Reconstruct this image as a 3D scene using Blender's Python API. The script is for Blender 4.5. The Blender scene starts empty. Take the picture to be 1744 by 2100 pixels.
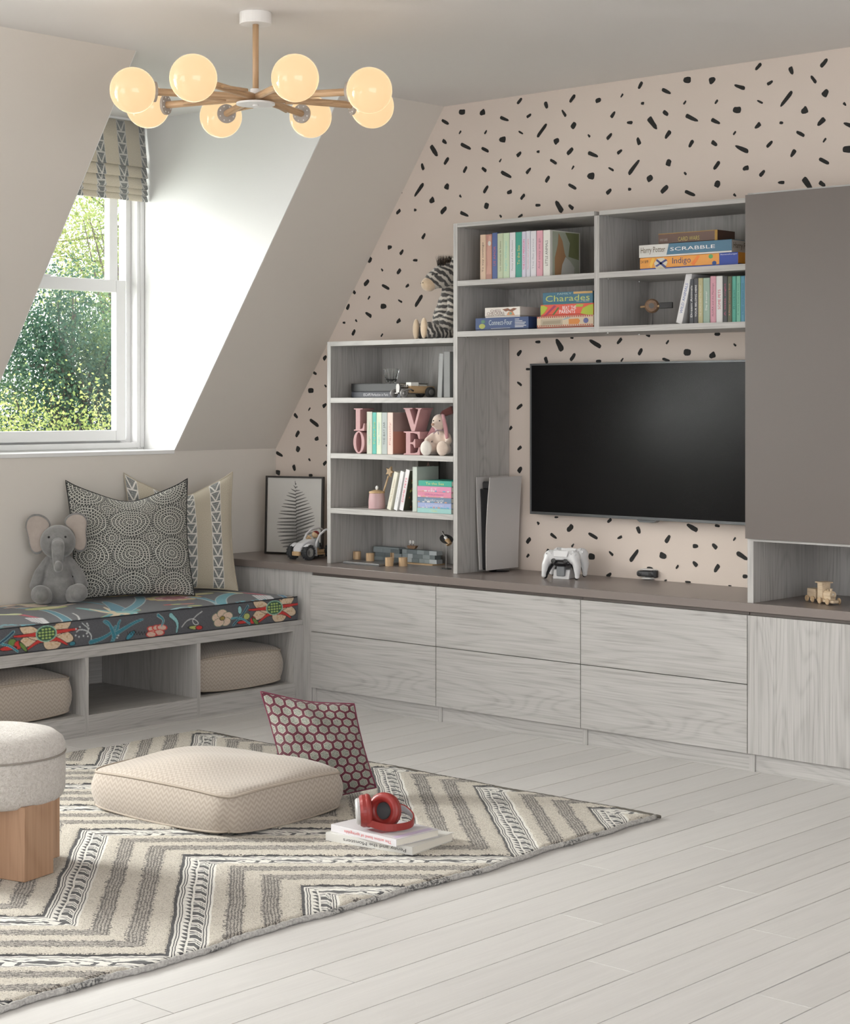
import bpy, bmesh, math, random
import numpy as np
from mathutils import Vector, Matrix
random.seed(7); rng = np.random.default_rng(7)
PI = math.pi
S = bpy.context.scene
C = S.collection

# ------------------------------------------------------------------ camera
CAM = Vector((6.5444, -6.1005, 1.33))
FWD = Vector((-0.6733, 0.7394, 0)).normalized()
RGT = Vector((0.7394, 0.6733, 0)).normalized()
FPX, HOR, CPX = 3732.0, 825.0, 872.0
cd = bpy.data.cameras.new('camera'); cam = bpy.data.objects.new('camera', cd); C.objects.link(cam)
cam.location = CAM
cam.rotation_euler = (PI/2, 0, math.atan2(-FWD.x, FWD.y))
cd.sensor_fit = 'HORIZONTAL'; cd.sensor_width = 36.0
cd.lens = 36.0*FPX/1744.0
cd.shift_y = -(1050.0-HOR)/1744.0
cd.clip_start = .05; cd.clip_end = 200
S.camera = cam
S.view_settings.view_transform = 'Standard'; S.view_settings.look = 'None'
S.view_settings.gamma = 1.0; S.view_settings.use_curve_mapping = False
S.view_settings.exposure = 0.14

# ------------------------------------------------------------------ light
W = bpy.data.worlds.new('sky'); S.world = W; W.use_nodes = True
bg = W.node_tree.nodes['Background']
bg.inputs[0].default_value = (.985, 0.988, 1.0, 1); bg.inputs[1].default_value = 3.45

def area(name, loc, direction, sx, sy, power, col=(1, 1, 1), spread=PI):
    l = bpy.data.lights.new(name, 'AREA'); l.shape = 'RECTANGLE'; l.size = sx; l.size_y = sy
    l.energy = power; l.color = col; l.spread = spread
    o = bpy.data.objects.new(name, l); C.objects.link(o); o.location = loc
    o.rotation_euler = Vector(direction).to_track_quat('-Z', 'Z').to_euler()
    return o
sun = bpy.data.lights.new('sun', 'SUN'); sun.energy = 3.3; sun.angle = math.radians(30); sun.color = (1, .965, .91)
so = bpy.data.objects.new('sun', sun); C.objects.link(so)
so.rotation_euler = Vector((1, .6, -.40)).to_track_quat('-Z', 'Z').to_euler()
# daylight outside the near dormer, then an added fill lamp by the far one
area('daylight_near_dormer', (-.60, -3.65, 1.75), (1, .12, -.12), 1.1, 1.3, 360, (1, .985, .97))
area('far_dormer_fill', (-1.15, -2.15, 1.9), (1, .95, -.15), 1.2, 1.4, 45, (1, .99, .98))  # added lamp kept out of view, lightens the far dormer cheek

# ------------------------------------------------------------------ pixel -> point on a real plane
def P(px, py, x=None, y=None, z=None):
    d = FWD + RGT*((px-CPX)/FPX) + Vector((0, 0, -(py-HOR)/FPX))
    t = (z-CAM.z)/d.z if z is not None else ((x-CAM.x)/d.x if x is not None else (y-CAM.y)/d.y)
    return CAM + d*t

# ------------------------------------------------------------------ node expressions
class NT:
    def __init__(s, name):
        s.m = bpy.data.materials.new(name); s.m.use_nodes = True
        s.t = s.m.node_tree; s.n = s.t.nodes; s.l = s.t.links
        s.b = s.n['Principled BSDF']; s.out = s.n['Material Output']
    def math(s, op, *a):
        n = s.n.new('ShaderNodeMath'); n.operation = op
        for i, v in enumerate(a):
            if isinstance(v, X): s.l.new(v.s, n.inputs[i])
            else: n.inputs[i].default_value = v
        return X(s, n.outputs[0])
    def coords(s, kind='Object', scale=(1, 1, 1), rot=(0, 0, 0), loc=(0, 0, 0)):
        c = s.n.new('ShaderNodeTexCoord'); mp = s.n.new('ShaderNodeMapping')
        mp.inputs['Scale'].default_value = scale; mp.inputs['Rotation'].default_value = rot; mp.inputs['Location'].default_value = loc
        s.l.new(c.outputs[kind], mp.inputs[0]); return mp.outputs[0]
    def xyz(s, vec):
        n = s.n.new('ShaderNodeSeparateXYZ'); s.l.new(vec, n.inputs[0])
        return [X(s, n.outputs[i]) for i in range(3)]
    def combine(s, x, y, z=0.0):
        n = s.n.new('ShaderNodeCombineXYZ')
        for i, v in enumerate((x, y, z)):
            if isinstance(v, X): s.l.new(v.s, n.inputs[i])
            else: n.inputs[i].default_value = v
        return n.outputs[0]
    def noise(s, vec, scale=5, detail=2, rough=.5, dist=0.0):
        n = s.n.new('ShaderNodeTexNoise'); s.l.new(vec, n.inputs['Vector'])
        n.inputs['Scale'].default_value = scale; n.inputs['Detail'].default_value = detail
        n.inputs['Roughness'].default_value = rough; n.inputs['Distortion'].default_value = dist
        return X(s, n.outputs[0])
    def ramp(s, f, stops):
        r = s.n.new('ShaderNodeValToRGB'); s.l.new(f.s, r.inputs[0]); e = r.color_ramp.elements
        while len(e) < len(stops): e.new(.5)
        for i, (p, c) in enumerate(stops): e[i].position = p; e[i].color = tuple(c)+(1,)
        return r.outputs[0]
    def mix(s, f, a, b):
        n = s.n.new('ShaderNodeMix'); n.data_type = 'RGBA'
        if isinstance(f, X): s.l.new(f.s, n.inputs[0])
        else: n.inputs[0].default_value = f
        for i, v in ((6, a), (7, b)):
            if isinstance(v, (tuple, list)): n.inputs[i].default_value = tuple(v)+(1,)
            else: s.l.new(v, n.inputs[i])
        return n.outputs[2]
    def base(s, c):
        if isinstance(c, (tuple, list)): s.b.inputs['Base Color'].default_value = tuple(c)+(1,)
        else: s.l.new(c, s.b.inputs['Base Color'])
    def set(s, **k):
        for a, v in k.items():
            s.b.inputs[{'rough': 'Roughness', 'metal': 'Metallic', 'sheen': 'Sheen Weight', 'coat': 'Coat Weight', 'spec': 'Specular IOR Level', 'sub': 'Subsurface Weight'}[a]].default_value = v
        return s
    def bump(s, h, strength=.2, dist=.002):
        b = s.n.new('ShaderNodeBump'); b.inputs['Strength'].default_value = strength; b.inputs['Distance'].default_value = dist
        s.l.new(h.s, b.inputs['Height']); s.l.new(b.outputs[0], s.b.inputs['Normal'])
class X:
    def __init__(s, t, sock): s.t = t; s.s = sock
    def __add__(a, b): return a.t.math('ADD', a, b)
    __radd__ = __add__
    def __sub__(a, b): return a.t.math('SUBTRACT', a, b)
    def __rsub__(a, b): return a.t.math('SUBTRACT', b, a)
    def __mul__(a, b): return a.t.math('MULTIPLY', a, b)
    __rmul__ = __mul__
    def __truediv__(a, b): return a.t.math('DIVIDE', a, b)
    def frac(a): return a.t.math('FRACT', a)
    def floor(a): return a.t.math('FLOOR', a)
    def abs(a): return a.t.math('ABSOLUTE', a)
    def sin(a): return a.t.math('SINE', a)
    def cos(a): return a.t.math('COSINE', a)
    def sqrt(a): return a.t.math('SQRT', a)
    def lt(a, b): return a.t.math('LESS_THAN', a, b)
    def gt(a, b): return a.t.math('GREATER_THAN', a, b)
    def max(a, b): return a.t.math('MAXIMUM', a, b)
    def min(a, b): return a.t.math('MINIMUM', a, b)
    def atan2(a, b): return a.t.math('ARCTAN2', a, b)
    def mod(a, b): return a.t.math('FLOORED_MODULO', a, b)
    def band(a, lo, hi): return a.gt(lo)*a.lt(hi)
    def tri(a): return ((a.frac()-.5).abs())*2.0      # 1 at integers, 0 at halves

_cache = {}
def plain(col, rough=.5, **k):
    key = (tuple(round(c, 3) for c in col), rough, tuple(sorted(k.items())))
    if key not in _cache:
        t = NT('painted'); t.base(tuple(col)); t.set(rough=rough, **k)
        n = t.noise(t.coords(), 60, 2); t.bump(n, .05, .0005)
        _cache[key] = t.m
    return _cache[key]
def wood(axis, dark=(.30, .287, .272), light=(.490, .477, .462), name='grey_wood', rough=.5, sc=1.0, contrast=1.0):
    """laminate with the grain running along axis"""
    key = (axis, dark, light, name)
    if key in _cache: return _cache[key]
    t = NT(name)
    s = [15*sc, 15*sc, 15*sc]; s['xyz'.index(axis)] = 1.3*sc
    oi = t.n.new('ShaderNodeObjectInfo')
    v = t.coords('Object', s)
    add = t.n.new('ShaderNodeVectorMath'); add.operation = 'ADD'; t.l.new(v, add.inputs[0])
    sc_ = t.n.new('ShaderNodeVectorMath'); sc_.operation = 'SCALE'; sc_.inputs[3].default_value = 3.1
    t.l.new(oi.outputs['Location'], sc_.inputs[0]); t.l.new(sc_.outputs[0], add.inputs[1])
    a = t.noise(add.outputs[0], 1.0, 4, .6, .7)
    s2 = [150*sc]*3; s2['xyz'.index(axis)] = 3*sc
    b = t.noise(t.coords('Object', s2), 1.0, 3, .6, .3)
    s3 = [6.5*sc]*3; s3['xyz'.index(axis)] = .85*sc
    a2 = t.noise(t.coords('Object', s3), 1.0, 1, .4, .4)
    c = ((a2*120.0+b*1.5).sin()*.5+.5); c = c*c*c
    f = a*.14+b*.66+.145-c*.085
    t.base(t.ramp(f, [(.32, dark), (.50, [d+(l-d)*.66 for d, l in zip(dark, light)]), (.66, light)]))
    t.set(rough=rough); t.bump(b, .15, .0006)
    _cache[key] = t.m; return t.m

# ------------------------------------------------------------------ mesh building
class MB:
    def __init__(s): s.v = []; s.f = []; s.m = []
    def add(s, vs, fs, mi=0):
        o = len(s.v); s.v += [tuple(v) for v in vs]; s.f += [tuple(i+o for i in f) for f in fs]; s.m += [mi]*len(fs); return s
    def box(s, x0, x1, y0, y1, z0, z1, mi=0, M=None):
        vs = [Vector((x, y, z)) for x in (x0, x1) for y in (y0, y1) for z in (z0, z1)]
        if M: vs = [M @ v for v in vs]
        return s.add(vs, [(0, 1, 3, 2), (4, 6, 7, 5), (0, 4, 5, 1), (2, 3, 7, 6), (0, 2, 6, 4), (1, 5, 7, 3)], mi)
    def quad(s, a, b, c, d, mi=0): return s.add([a, b, c, d], [(0, 1, 2, 3)], mi)
    def tube(s, pts, r, n=12, mi=0, cap=True, flat=None):
        pts = [Vector(p) for p in pts]; k = len(pts)
        if not hasattr(r, '__len__'): r = [r]*k
        up = None; vs = []
        for i, p in enumerate(pts):
            d = (pts[min(i+1, k-1)]-pts[max(i-1, 0)]).normalized()
            if up is None:
                up = Vector((0, 0, 1)) if abs(d.z) < .9 else Vector((1, 0, 0))
            a = d.cross(up).normalized(); up = a.cross(d).normalized()
            fx, fy = flat or (1, 1)
            for j in range(n):
                t = 2*PI*j/n; vs.append(p+a*(r[i]*fx*math.cos(t))+up*(r[i]*fy*math.sin(t)))
        fs = [(i*n+j, i*n+(j+1) % n, (i+1)*n+(j+1) % n, (i+1)*n+j) for i in range(k-1) for j in range(n)]
        if cap: fs += [tuple(range(n))[::-1], tuple(range((k-1)*n, k*n))]
        return s.add(vs, fs, mi)
    def lathe(s, prof, n=24, c=(0, 0, 0), mi=0, M=None):
        vs = []
        for r, z in prof:
            for j in range(n):
                t = 2*PI*j/n; v = Vector((c[0]+r*math.cos(t), c[1]+r*math.sin(t), c[2]+z)); vs.append(M @ v if M else v)
        k = len(prof)
        fs = [(i*n+j, i*n+(j+1) % n, (i+1)*n+(j+1) % n, (i+1)*n+j) for i in range(k-1) for j in range(n)]
        fs += [tuple(range(n))[::-1], tuple(range((k-1)*n, k*n))]
        return s.add(vs, fs, mi)
    def ball(s, c, r, n=20, mi=0, M=None):
        if not hasattr(r, '__len__'): r = (r, r, r)
        m = n//2; vs = []; 
        for i in range(m+1):
            a = PI*i/m
            for j in range(n):
                t = 2*PI*j/n; v = Vector((r[0]*math.sin(a)*math.cos(t), r[1]*math.sin(a)*math.sin(t), r[2]*math.cos(a)))
                if M: v = M @ v
                vs.append(v+Vector(c))
        fs = [(i*n+j, (i+1)*n+j, (i+1)*n+(j+1) % n, i*n+(j+1) % n) for i in range(m) for j in range(n)]
        return s.add(vs, fs, mi)
    def prism(s, poly, o, U, V, D, mi=0):
        """2-D outline poly placed at o with axes U, V and extruded by D"""
        o, U, V, D = Vector(o), Vector(U), Vector(V), Vector(D); n = len(poly)
        a = [o+U*p[0]+V*p[1] for p in poly]; b = [p+D for p in a]
        return s.add(a+b, [tuple(range(n))[::-1], tuple(range(n, 2*n))]+[(i, (i+1) % n, n+(i+1) % n, n+i) for i in range(n)], mi)
    def build(s, name, m, parent=None, smooth=False, bevel=0, seg=2, world=False, weld=False, mods=None, auto=None):
        me = bpy.data.meshes.new(name)
        vs = s.v
        if world and parent is not None:
            L = parent.location if parent.parent is None else parent.parent.location+parent.location
            vs = [(v[0]-L.x, v[1]-L.y, v[2]-L.z) for v in s.v]
        me.from_pydata([tuple(v) for v in vs], [], s.f)
        for q in (m if isinstance(m, (list, tuple)) else [m]): me.materials.append(q)
        if any(s.m): me.polygons.foreach_set('material_index', s.m)
        if weld or bevel or True:
            bm = bmesh.new(); bm.from_mesh(me)
            if weld: bmesh.ops.remove_doubles(bm, verts=bm.verts, dist=1e-5)
            if len(bm.faces) < 60000: bmesh.ops.recalc_face_normals(bm, faces=bm.faces)
            bm.to_mesh(me); bm.free()
        o = bpy.data.objects.new(name, me); C.objects.link(o)
        if parent is not None: o.parent = parent
        if smooth: me.polygons.foreach_set('use_smooth', [True]*len(me.polygons))
        if bevel:
            b = o.modifiers.new('bevel', 'BEVEL'); b.width = bevel; b.segments = seg; b.limit_method = 'ANGLE'; b.angle_limit = math.radians(40)
        for f in (mods or []): f(o)
        return o
def remesh(vox, it=4):
    def f(o):
        r = o.modifiers.new('remesh', 'REMESH'); r.mode = 'VOXEL'; r.voxel_size = vox; r.use_smooth_shade = True
        s = o.modifiers.new('smooth', 'SMOOTH'); s.iterations = it; s.factor = .6
    return f
def subsurf(n):
    def f(o):
        r = o.modifiers.new('sub', 'SUBSURF'); r.levels = n; r.render_levels = n
    return f
def thing(name, label, cat, loc=(0, 0, 0), rz=0, group=None, rot=None):
    o = bpy.data.objects.new(name, None); C.objects.link(o); o.empty_display_size = .05
    o.location = loc; o.rotation_euler = rot or (0, 0, rz); o['label'] = label; o['category'] = cat
    if group: o['group'] = group
    return o
def tag(o, label, cat, group=None):
    o['label'] = label; o['category'] = cat
    if group: o['group'] = group
    return o
def struct(o): o['kind'] = 'structure'; return o
def loose(name, mb, m, label, cat, group=None, **k):
    """a top-level thing of one mesh, built in world coordinates: origin moved to its base centre"""
    vs = mb.v; c = Vector(((min(v[0] for v in vs)+max(v[0] for v in vs))/2, (min(v[1] for v in vs)+max(v[1] for v in vs))/2, min(v[2] for v in vs)))
    mb.v = [(v[0]-c.x, v[1]-c.y, v[2]-c.z) for v in vs]
    o = mb.build(name, m, **k); o.location = c
    return tag(o, label, cat, group)
def grid_mesh(name, V, m, parent=None, uv=None, closed_u=False, col=None, smooth=True):
    """V: (nu, nv, 3) array"""
    nu, nv = V.shape[:2]
    idx = np.arange(nu*nv).reshape(nu, nv)
    if closed_u: idx = np.vstack([idx, idx[:1]])
    f = np.stack([idx[:-1, :-1], idx[1:, :-1], idx[1:, 1:], idx[:-1, 1:]], -1).reshape(-1, 4)
    me = bpy.data.meshes.new(name); me.vertices.add(nu*nv); me.vertices.foreach_set('co', V.reshape(-1).astype(np.float32))
    me.loops.add(f.size); me.loops.foreach_set('vertex_index', f.reshape(-1).astype(np.int32))
    me.polygons.add(len(f)); me.polygons.foreach_set('loop_start', np.arange(0, f.size, 4, dtype=np.int32))
    me.update(calc_edges=True)
    if smooth: me.polygons.foreach_set('use_smooth', np.ones(len(f), bool))
    if uv is not None:
        l = me.uv_layers.new(name='UVMap'); l.data.foreach_set('uv', uv.reshape(-1, 2)[f.reshape(-1)].reshape(-1).astype(np.float32))
    if col is not None:
        a = me.color_attributes.new('paint', 'FLOAT_COLOR', 'POINT')
        a.data.foreach_set('color', np.concatenate([col.reshape(-1, 3), np.ones((nu*nv, 1))], 1).reshape(-1).astype(np.float32))
    me.materials.append(m)
    o = bpy.data.objects.new(name, me); C.objects.link(o)
    if parent is not None: o.parent = parent
    return o
_txt = {}
def text2d(s, sp=1.0):
    if (s, sp) not in _txt:
        c = bpy.data.curves.new('t', 'FONT'); c.body = s; c.resolution_u = 2; c.space_character = sp
        c.offset = .0
        o = bpy.data.objects.new('t', c); me = bpy.data.meshes.new_from_object(o)
        v = np.array([p.co[:2] for p in me.vertices]); f = [tuple(p.vertices) for p in me.polygons]
        bpy.data.objects.remove(o); bpy.data.curves.remove(c); bpy.data.meshes.remove(me)
        lo, hi = v.min(0), v.max(0); _txt[(s, sp)] = (v-lo)/(hi-lo), f
    return _txt[(s, sp)]
def text(s, m, parent, o, U, V, w, h, name='lettering', sp=1.0, lift=.0006):
    """letters filling a w x h box whose lower left corner is o, U along the line, V up (local to parent)"""
    v, f = text2d(s, sp); o, U, V = Vector(o), Vector(U).normalized(), Vector(V).normalized(); N = U.cross(V)
    mb = MB(); mb.add([o+U*(a*w)+V*(b*h)+N*lift for a, b in v], f)
    me = bpy.data.meshes.new(name); me.from_pydata([tuple(q) for q in mb.v], [], mb.f); me.materials.append(m)
    ob = bpy.data.objects.new(name, me); C.objects.link(ob); ob.parent = parent
    return ob
# ================================================================== the room
ZC, ZCEIL, KNEE, XS = .607, 2.658, 1.1035, 1.106
D0, D1, DX = -.643, -1.748, -.221           # far dormer opening and the inner face of its window wall
E0, E1 = -3.10, -4.20                        # the next dormer along, left of the frame
RX, RY = 8.6, -8.6                           # far sides of the room

def wallpaint(name, col, rough=.75):
    t = NT(name); t.base(col); t.set(rough=rough)
    n = t.noise(t.coords(), 90, 3); n2 = t.noise(t.coords(), 7, 2)
    t.bump(n+n2, .08, .0012); return t.m
M_wall = wallpaint('warm_wall_paint', (.70, .66, .61))
M_ceil = wallpaint('ceiling_paint', (.80, .78, .765))
M_reveal = wallpaint('white_reveal_paint', (.83, .83, .825))
M_paper = wallpaint('blush_wallpaper', (.70, .61, .545), .8)
M_ink = plain((.018, .018, .017), .8)
M_upvc = plain((.80, .80, .80), .35)

# floor: dark bed, then boards
struct(MB().box(-.02, RX, RY, .0, -.06, -.008).build('floor', plain((.05, .047, .043), .9)))
floor = bpy.data.objects['floor']
t = NT('white_board'); oi = t.n.new('ShaderNodeObjectInfo')
v = t.coords('Object', (30, 2.2, 30)); ad = t.n.new('ShaderNodeVectorMath'); ad.operation = 'ADD'; t.l.new(v, ad.inputs[0]); t.l.new(oi.outputs['Location'], ad.inputs[1])
gr = t.noise(ad.outputs[0], 1, 4, .6, .9); v2 = t.coords('Object', (160, 6, 160)); g2 = t.noise(v2, 1, 3)
f = gr*.5+g2*.3+X(t, oi.outputs['Random'])*.2
t.base(t.ramp(f, [(.3, (.545, .53, .515)), (.7, (.64, .625, .608))])); t.set(rough=.42, spec=.4); t.bump(gr+g2*.6, .12, .0008)
M_board = t.m
bw = .1445
lib = {}
row = 0; nboards = 0
x = 3.473-bw*20
while x < RX-.2 and nboards < 290:
    y = -.40+(-(row*.731) % 1.35)*.9 - .35
    ends = [-.40]
    # joints the photograph shows
    fixed = {19: [-1.92], 20: [-1.505], 22: [-1.856], 23: [-2.635], 26: [-2.575]}.get(row)
    yy = (fixed[0] if fixed else -.9-((row*.618) % 1)*1.5)
    while yy > RY: ends.append(yy); yy -= 1.62
    ends.append(RY+.01)
    for a, b in zip(ends, ends[1:]):
        L = round(a-b, 3)
        if L < .05 or nboards >= 290: continue
        if L not in lib:
            o = MB().box(.0018, bw-.0018, -L+.0011, -.0011, -.012, 0).build('floor_board', M_board, floor, bevel=.0009, seg=1)
            lib[L] = o.data
        else:
            o = bpy.data.objects.new('floor_board', lib[L]); C.objects.link(o); o.parent = floor
        o.location = (x, a, 0); nboards += 1
    x += bw; row += 1

# walls, each as thick slabs outside the room
struct(MB().box(-.2, RX, 0, .16, -.06, ZCEIL+.1).build('wall_right', M_paper))
paper = bpy.data.objects['wall_right']
struct(MB().box(-.18, 0, RY, 0, -.06, KNEE-.0005).build('wall_left', M_wall))
sl = MB()                                     # sloped part of the left wall, with two dormer openings
def slope(y0, y1):
    sl.prism([(0, KNEE), (XS, ZCEIL), (XS-.14, ZCEIL+.07), (-.15, KNEE+.05)], (0, y0, 0), (1, 0, 0), (0, 0, 1), (0, y1-y0, 0))
slope(0, D0+.0042); slope(D1-.0042, E0+.0042); slope(E1-.0042, RY)
struct(sl.build('wall_slope', M_wall))
struct(MB().box(-.6, RX, RY, 0, ZCEIL, ZCEIL+.12).build('ceiling', M_ceil))
struct(MB().box(RX, RX+.16, -3.0, .16, -.06, ZCEIL).build('wall_far', M_wall))  # unseen wall, cut short so that sky fill comes in past its end
struct(MB().box(3.0, RX+.16, RY-.16, RY, -.06, ZCEIL).build('wall_rear', M_wall))  # unseen wall, left part kept open to steer the sky fill
def cheek(name, y0, y1):
    """triangular dormer cheek between window wall and slope, plus its sill wall"""
    o = MB().prism([(DX-.14, KNEE-.001), (-.002, KNEE-.001), (XS-.001, ZCEIL-.0), (DX-.14, ZCEIL)], (0, y0, 0), (1, 0, 0), (0, 0, 1), (0, y1-y0, 0)).build(name, M_reveal)
    return struct(o)
cheek('wall_dormer_cheek', D0, D0+.004)
cheek('wall_dormer_cheek_near', D1-.004, D1)
cheek('wall_dormer_cheek_second', E0, E0+.004)
cheek('wall_dormer_cheek_third', E1-.004, E1)

def window(idx, y1, y0, blindgap=True):
    """double hung sash window in the plane x = DX, from y1 (left) to y0 (right)"""
    zt = ZCEIL; zb = KNEE
    f = MB(); x1 = DX
    def frame(a, b, c, d, xa, xb, wl, wr, wt, wb, mb):
        mb.box(xa, xb, a, a+wl, c, d); mb.box(xa, xb, b-wr, b, c, d)
        mb.box(xa, xb, a+wl, b-wr, d-wt, d); mb.box(xa, xb, a+wl, b-wr, c, c+wb)
    w = MB(); frame(y1, y0, zb, zt, x1-.05, x1, .040, .040, .04, .012, w)
    w.box(x1-.02, x1+.006, y1+.001, y1+.022, zb+.014, zt); w.box(x1-.02, x1+.006, y0-.022, y0-.001, zb+.014, zt)
    w.box(x1-.05, x1+.003, y1+.03, y0-.03, zb+.012, zb+.038)
    win = struct(w.build('window_%d' % idx, M_upvc, bevel=.003))
    ya, yb = y1+.075, y0-.075; mid = 1.872
    w = MB(); frame(y1+.04, y0-.04, zb+.03, zt-.03, x1-.10, x1-.045, .03, .03, .03, .03, w)
    w.build('jamb_liner', M_upvc, win, bevel=.002)
    w = MB(); frame(y1+.072, y0-.096, zb+.047, mid+.028, x1-.05, x1-.012, .058, .058, .058, .050, w)
    low = w.build('lower_sash', M_upvc, win, bevel=.004)
    w = MB(); frame(y1+.085, y0-.11, mid-.02, zt-.05, x1-.095, x1-.055, .058, .050, .05, .05, w)
    up = w.build('upper_sash', M_upvc, win, bevel=.004)
    MB().box(x1-.033, x1-.029, y1+.12, y0-.15, zb+.09, mid-.025).build('pane', M_glass, low)
    MB().box(x1-.077, x1-.073, y1+.13, y0-.158, mid+.02, zt-.09).build('pane', M_glass, up)
    w = MB(); w.box(x1-.052, x1-.006, (y1+y0)/2-.03, (y1+y0)/2+.03, mid+.028, mid+.036); w.build('sash_lock', M_upvc, low, bevel=.002)
    s = struct(MB().box(DX-.10, .004, y1, y0, KNEE-.012, KNEE+.006).build('trim_%d' % idx, M_upvc, bevel=.002))
    struct(MB().box(DX-.13, DX-.11, y1-.3, y0+.3, -.1, KNEE-.01).build('wall_outer', M_wall))
t = NT('window_glass'); t.n.remove(t.b)
tr = t.n.new('ShaderNodeBsdfTransparent'); tr.inputs[0].default_value = (.97, .985, .975, 1)
gl = t.n.new('ShaderNodeBsdfGlossy'); gl.inputs['Roughness'].default_value = .0
fr = t.n.new('ShaderNodeFresnel'); fr.inputs[0].default_value = 1.5
ge = t.n.new('ShaderNodeNewGeometry'); fb = X(t, fr.outputs[0])*(1.0-X(t, ge.outputs['Backfacing']))
mx = t.n.new('ShaderNodeMixShader'); t.l.new(fb.s, mx.inputs[0]); t.l.new(tr.outputs[0], mx.inputs[1]); t.l.new(gl.outputs[0], mx.inputs[2]); t.l.new(mx.outputs[0], t.out.inputs[0])
M_glass = t.m
window(1, D1, D0)
window(2, E1, E0)

# printed marks of the wallpaper (flat print lying on the paper)
marks = []
def mk(lst, x0, y0, k, flt=None):
    for cx, cy, L, wd, a in lst:
        px, py = x0+cx/k, y0+cy/k; dx, dy = L/2/k*math.cos(math.radians(a)), -L/2/k*math.sin(math.radians(a))
        a_, b_ = P(px-dx, py-dy, y=0), P(px+dx, py+dy, y=0)
        nx, ny = -dy, dx; n_ = math.hypot(nx, ny) or 1
        c_ = P(px, py, y=0); e_ = P(px+nx/n_*wd/2/k, py+ny/n_*wd/2/k, y=0)
        w_ = math.hypot(e_.x-c_.x, e_.z-c_.z)
        m_ = (a_.x, a_.z, b_.x, b_.z, w_, c_.x, c_.z)
        if flt is None or flt(m_): marks.append(m_)
A = [(85,438,105,40,-30),(300,310,80,70,0),(560,318,75,62,30),(793,167,40,25,-50),(1035,170,95,36,50),(1375,222,90,42,-72),(1568,40,70,50,-20),(1710,138,120,42,55),(842,398,120,42,-22),(1155,357,72,34,35),(1602,325,100,34,-57),(275,570,52,20,58),(602,567,58,22,58),(77,690,70,42,-40),(348,750,148,45,-28),(595,792,105,42,-28),(815,662,85,72,0),(1052,573,70,24,-30),(1322,545,215,40,55),(1508,680,78,65,35),(1725,482,90,60,60),(100,937,105,40,57),(340,1045,92,36,62),(582,1045,75,42,-40),(790,928,52,20,58),(1028,848,80,42,42),(1272,817,40,32,0),(1680,812,110,50,48),(107,1260,80,55,75),(865,1110,155,45,-28),(1150,1060,95,35,50),(1468,945,100,40,-32),(1715,1022,60,22,58),(1392,1168,95,40,60),(1710,1262,120,42,-30),(280,1386,40,24,-50),(605,1297,110,38,57),(905,1333,68,50,20),(1075,1393,85,38,52),(65,1565,110,50,48),(330,1615,120,42,-25),(613,1510,80,58,72),(793,1640,40,24,-50),(1045,1638,70,28,30),(1270,1500,68,36,0),(1540,1518,165,60,-58),(1692,1522,80,45,-38)]
B = [(550,652,68,50,20),(822,597,52,20,58),(548,468,75,36,0),(1035,478,92,36,62),(1060,687,38,34,0),(1340,550,115,42,-28),(1577,418,90,75,0),(720,815,85,36,55),(1548,680,52,20,58),(912,908,68,36,0),(1328,802,80,45,-38),(1628,858,160,48,-28),(1178,917,165,58,-55),(442,1060,40,24,-50),(678,1067,92,36,50),(1015,1122,90,42,-72),(1350,1048,115,40,55),(1620,1155,95,38,60),(490,1278,130,42,-22),(797,1245,72,34,38),(697,1445,72,26,-30),(962,1422,215,42,53),(1360,1372,85,60,65),(1552,1497,40,24,-50),(463,1525,85,72,0),(1145,1553,78,65,35),(672,1702,80,42,42),(912,1677,38,34,0),(1312,1680,115,55,45),(1600,1720,120,45,-28)]
xa, per = 1.095, 1.1985
mk(A, 900, 180, 6.229, lambda m: m[6] > 2.12 and xa < m[5] < xa+per)
n0 = len(marks)
mk(B, 1130, 90, 5.626, lambda m: m[6] > 2.12 and xa < m[5] < xa+per)
core = list(marks); marks = []
def dup_(m, dx, dz):
    if all(abs(q[5]-m[5]-dx) > .03 or abs(q[6]-m[6]-dz) > .03 for q in marks): marks.append((m[0]+dx, m[1]+dz, m[2]+dx, m[3]+dz, m[4], m[5]+dx, m[6]+dz))
for k in (-1, 0, 1, 2, 3):
    for m in core: dup_(m, per*k, 0)
Lf = [(822,330,68,26,-27),(962,303,46,20,50),(1083,365,46,20,60),(840,445,32,26,15),(925,480,42,20,55),(1022,538,34,18,0),(695,535,44,28,70),(784,607,22,12,-50),(905,619,44,22,52),(672,700,52,26,48),(810,730,62,22,-28),(965,722,32,17,38),(582,766,32,20,-40),(690,808,30,12,60),(914,831,36,13,-30),(1048,829,100,24,58),(540,872,44,20,65),(795,869,42,36,0),(686,928,54,22,-35),(511,986,20,16,0),(599,972,22,12,-50),(902,975,38,22,42),(580,1056,46,20,62),(783,1076,28,11,58),(374,1238,36,22,52),(300,1348,34,18,-30),(378,1440,22,12,-45),(273,1473,40,36,0),(190,1538,14,8,50),(372,1580,36,22,40),(262,1607,28,10,58),(166,1655,40,20,-48),(297,1705,80,24,-38),(177,1785,50,22,60),(314,1820,30,26,20),(384,1868,10,14,0),(180,1894,40,28,70),(47,1930,56,20,-30),(263,1970,22,12,-50),(153,2028,44,22,-72),(374,1994,36,20,48),(35,2060,36,32,-20),(272,2082,28,20,0)]
mk(Lf, 560, 380, 3.5, lambda m: m[6] < 2.12)
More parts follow.
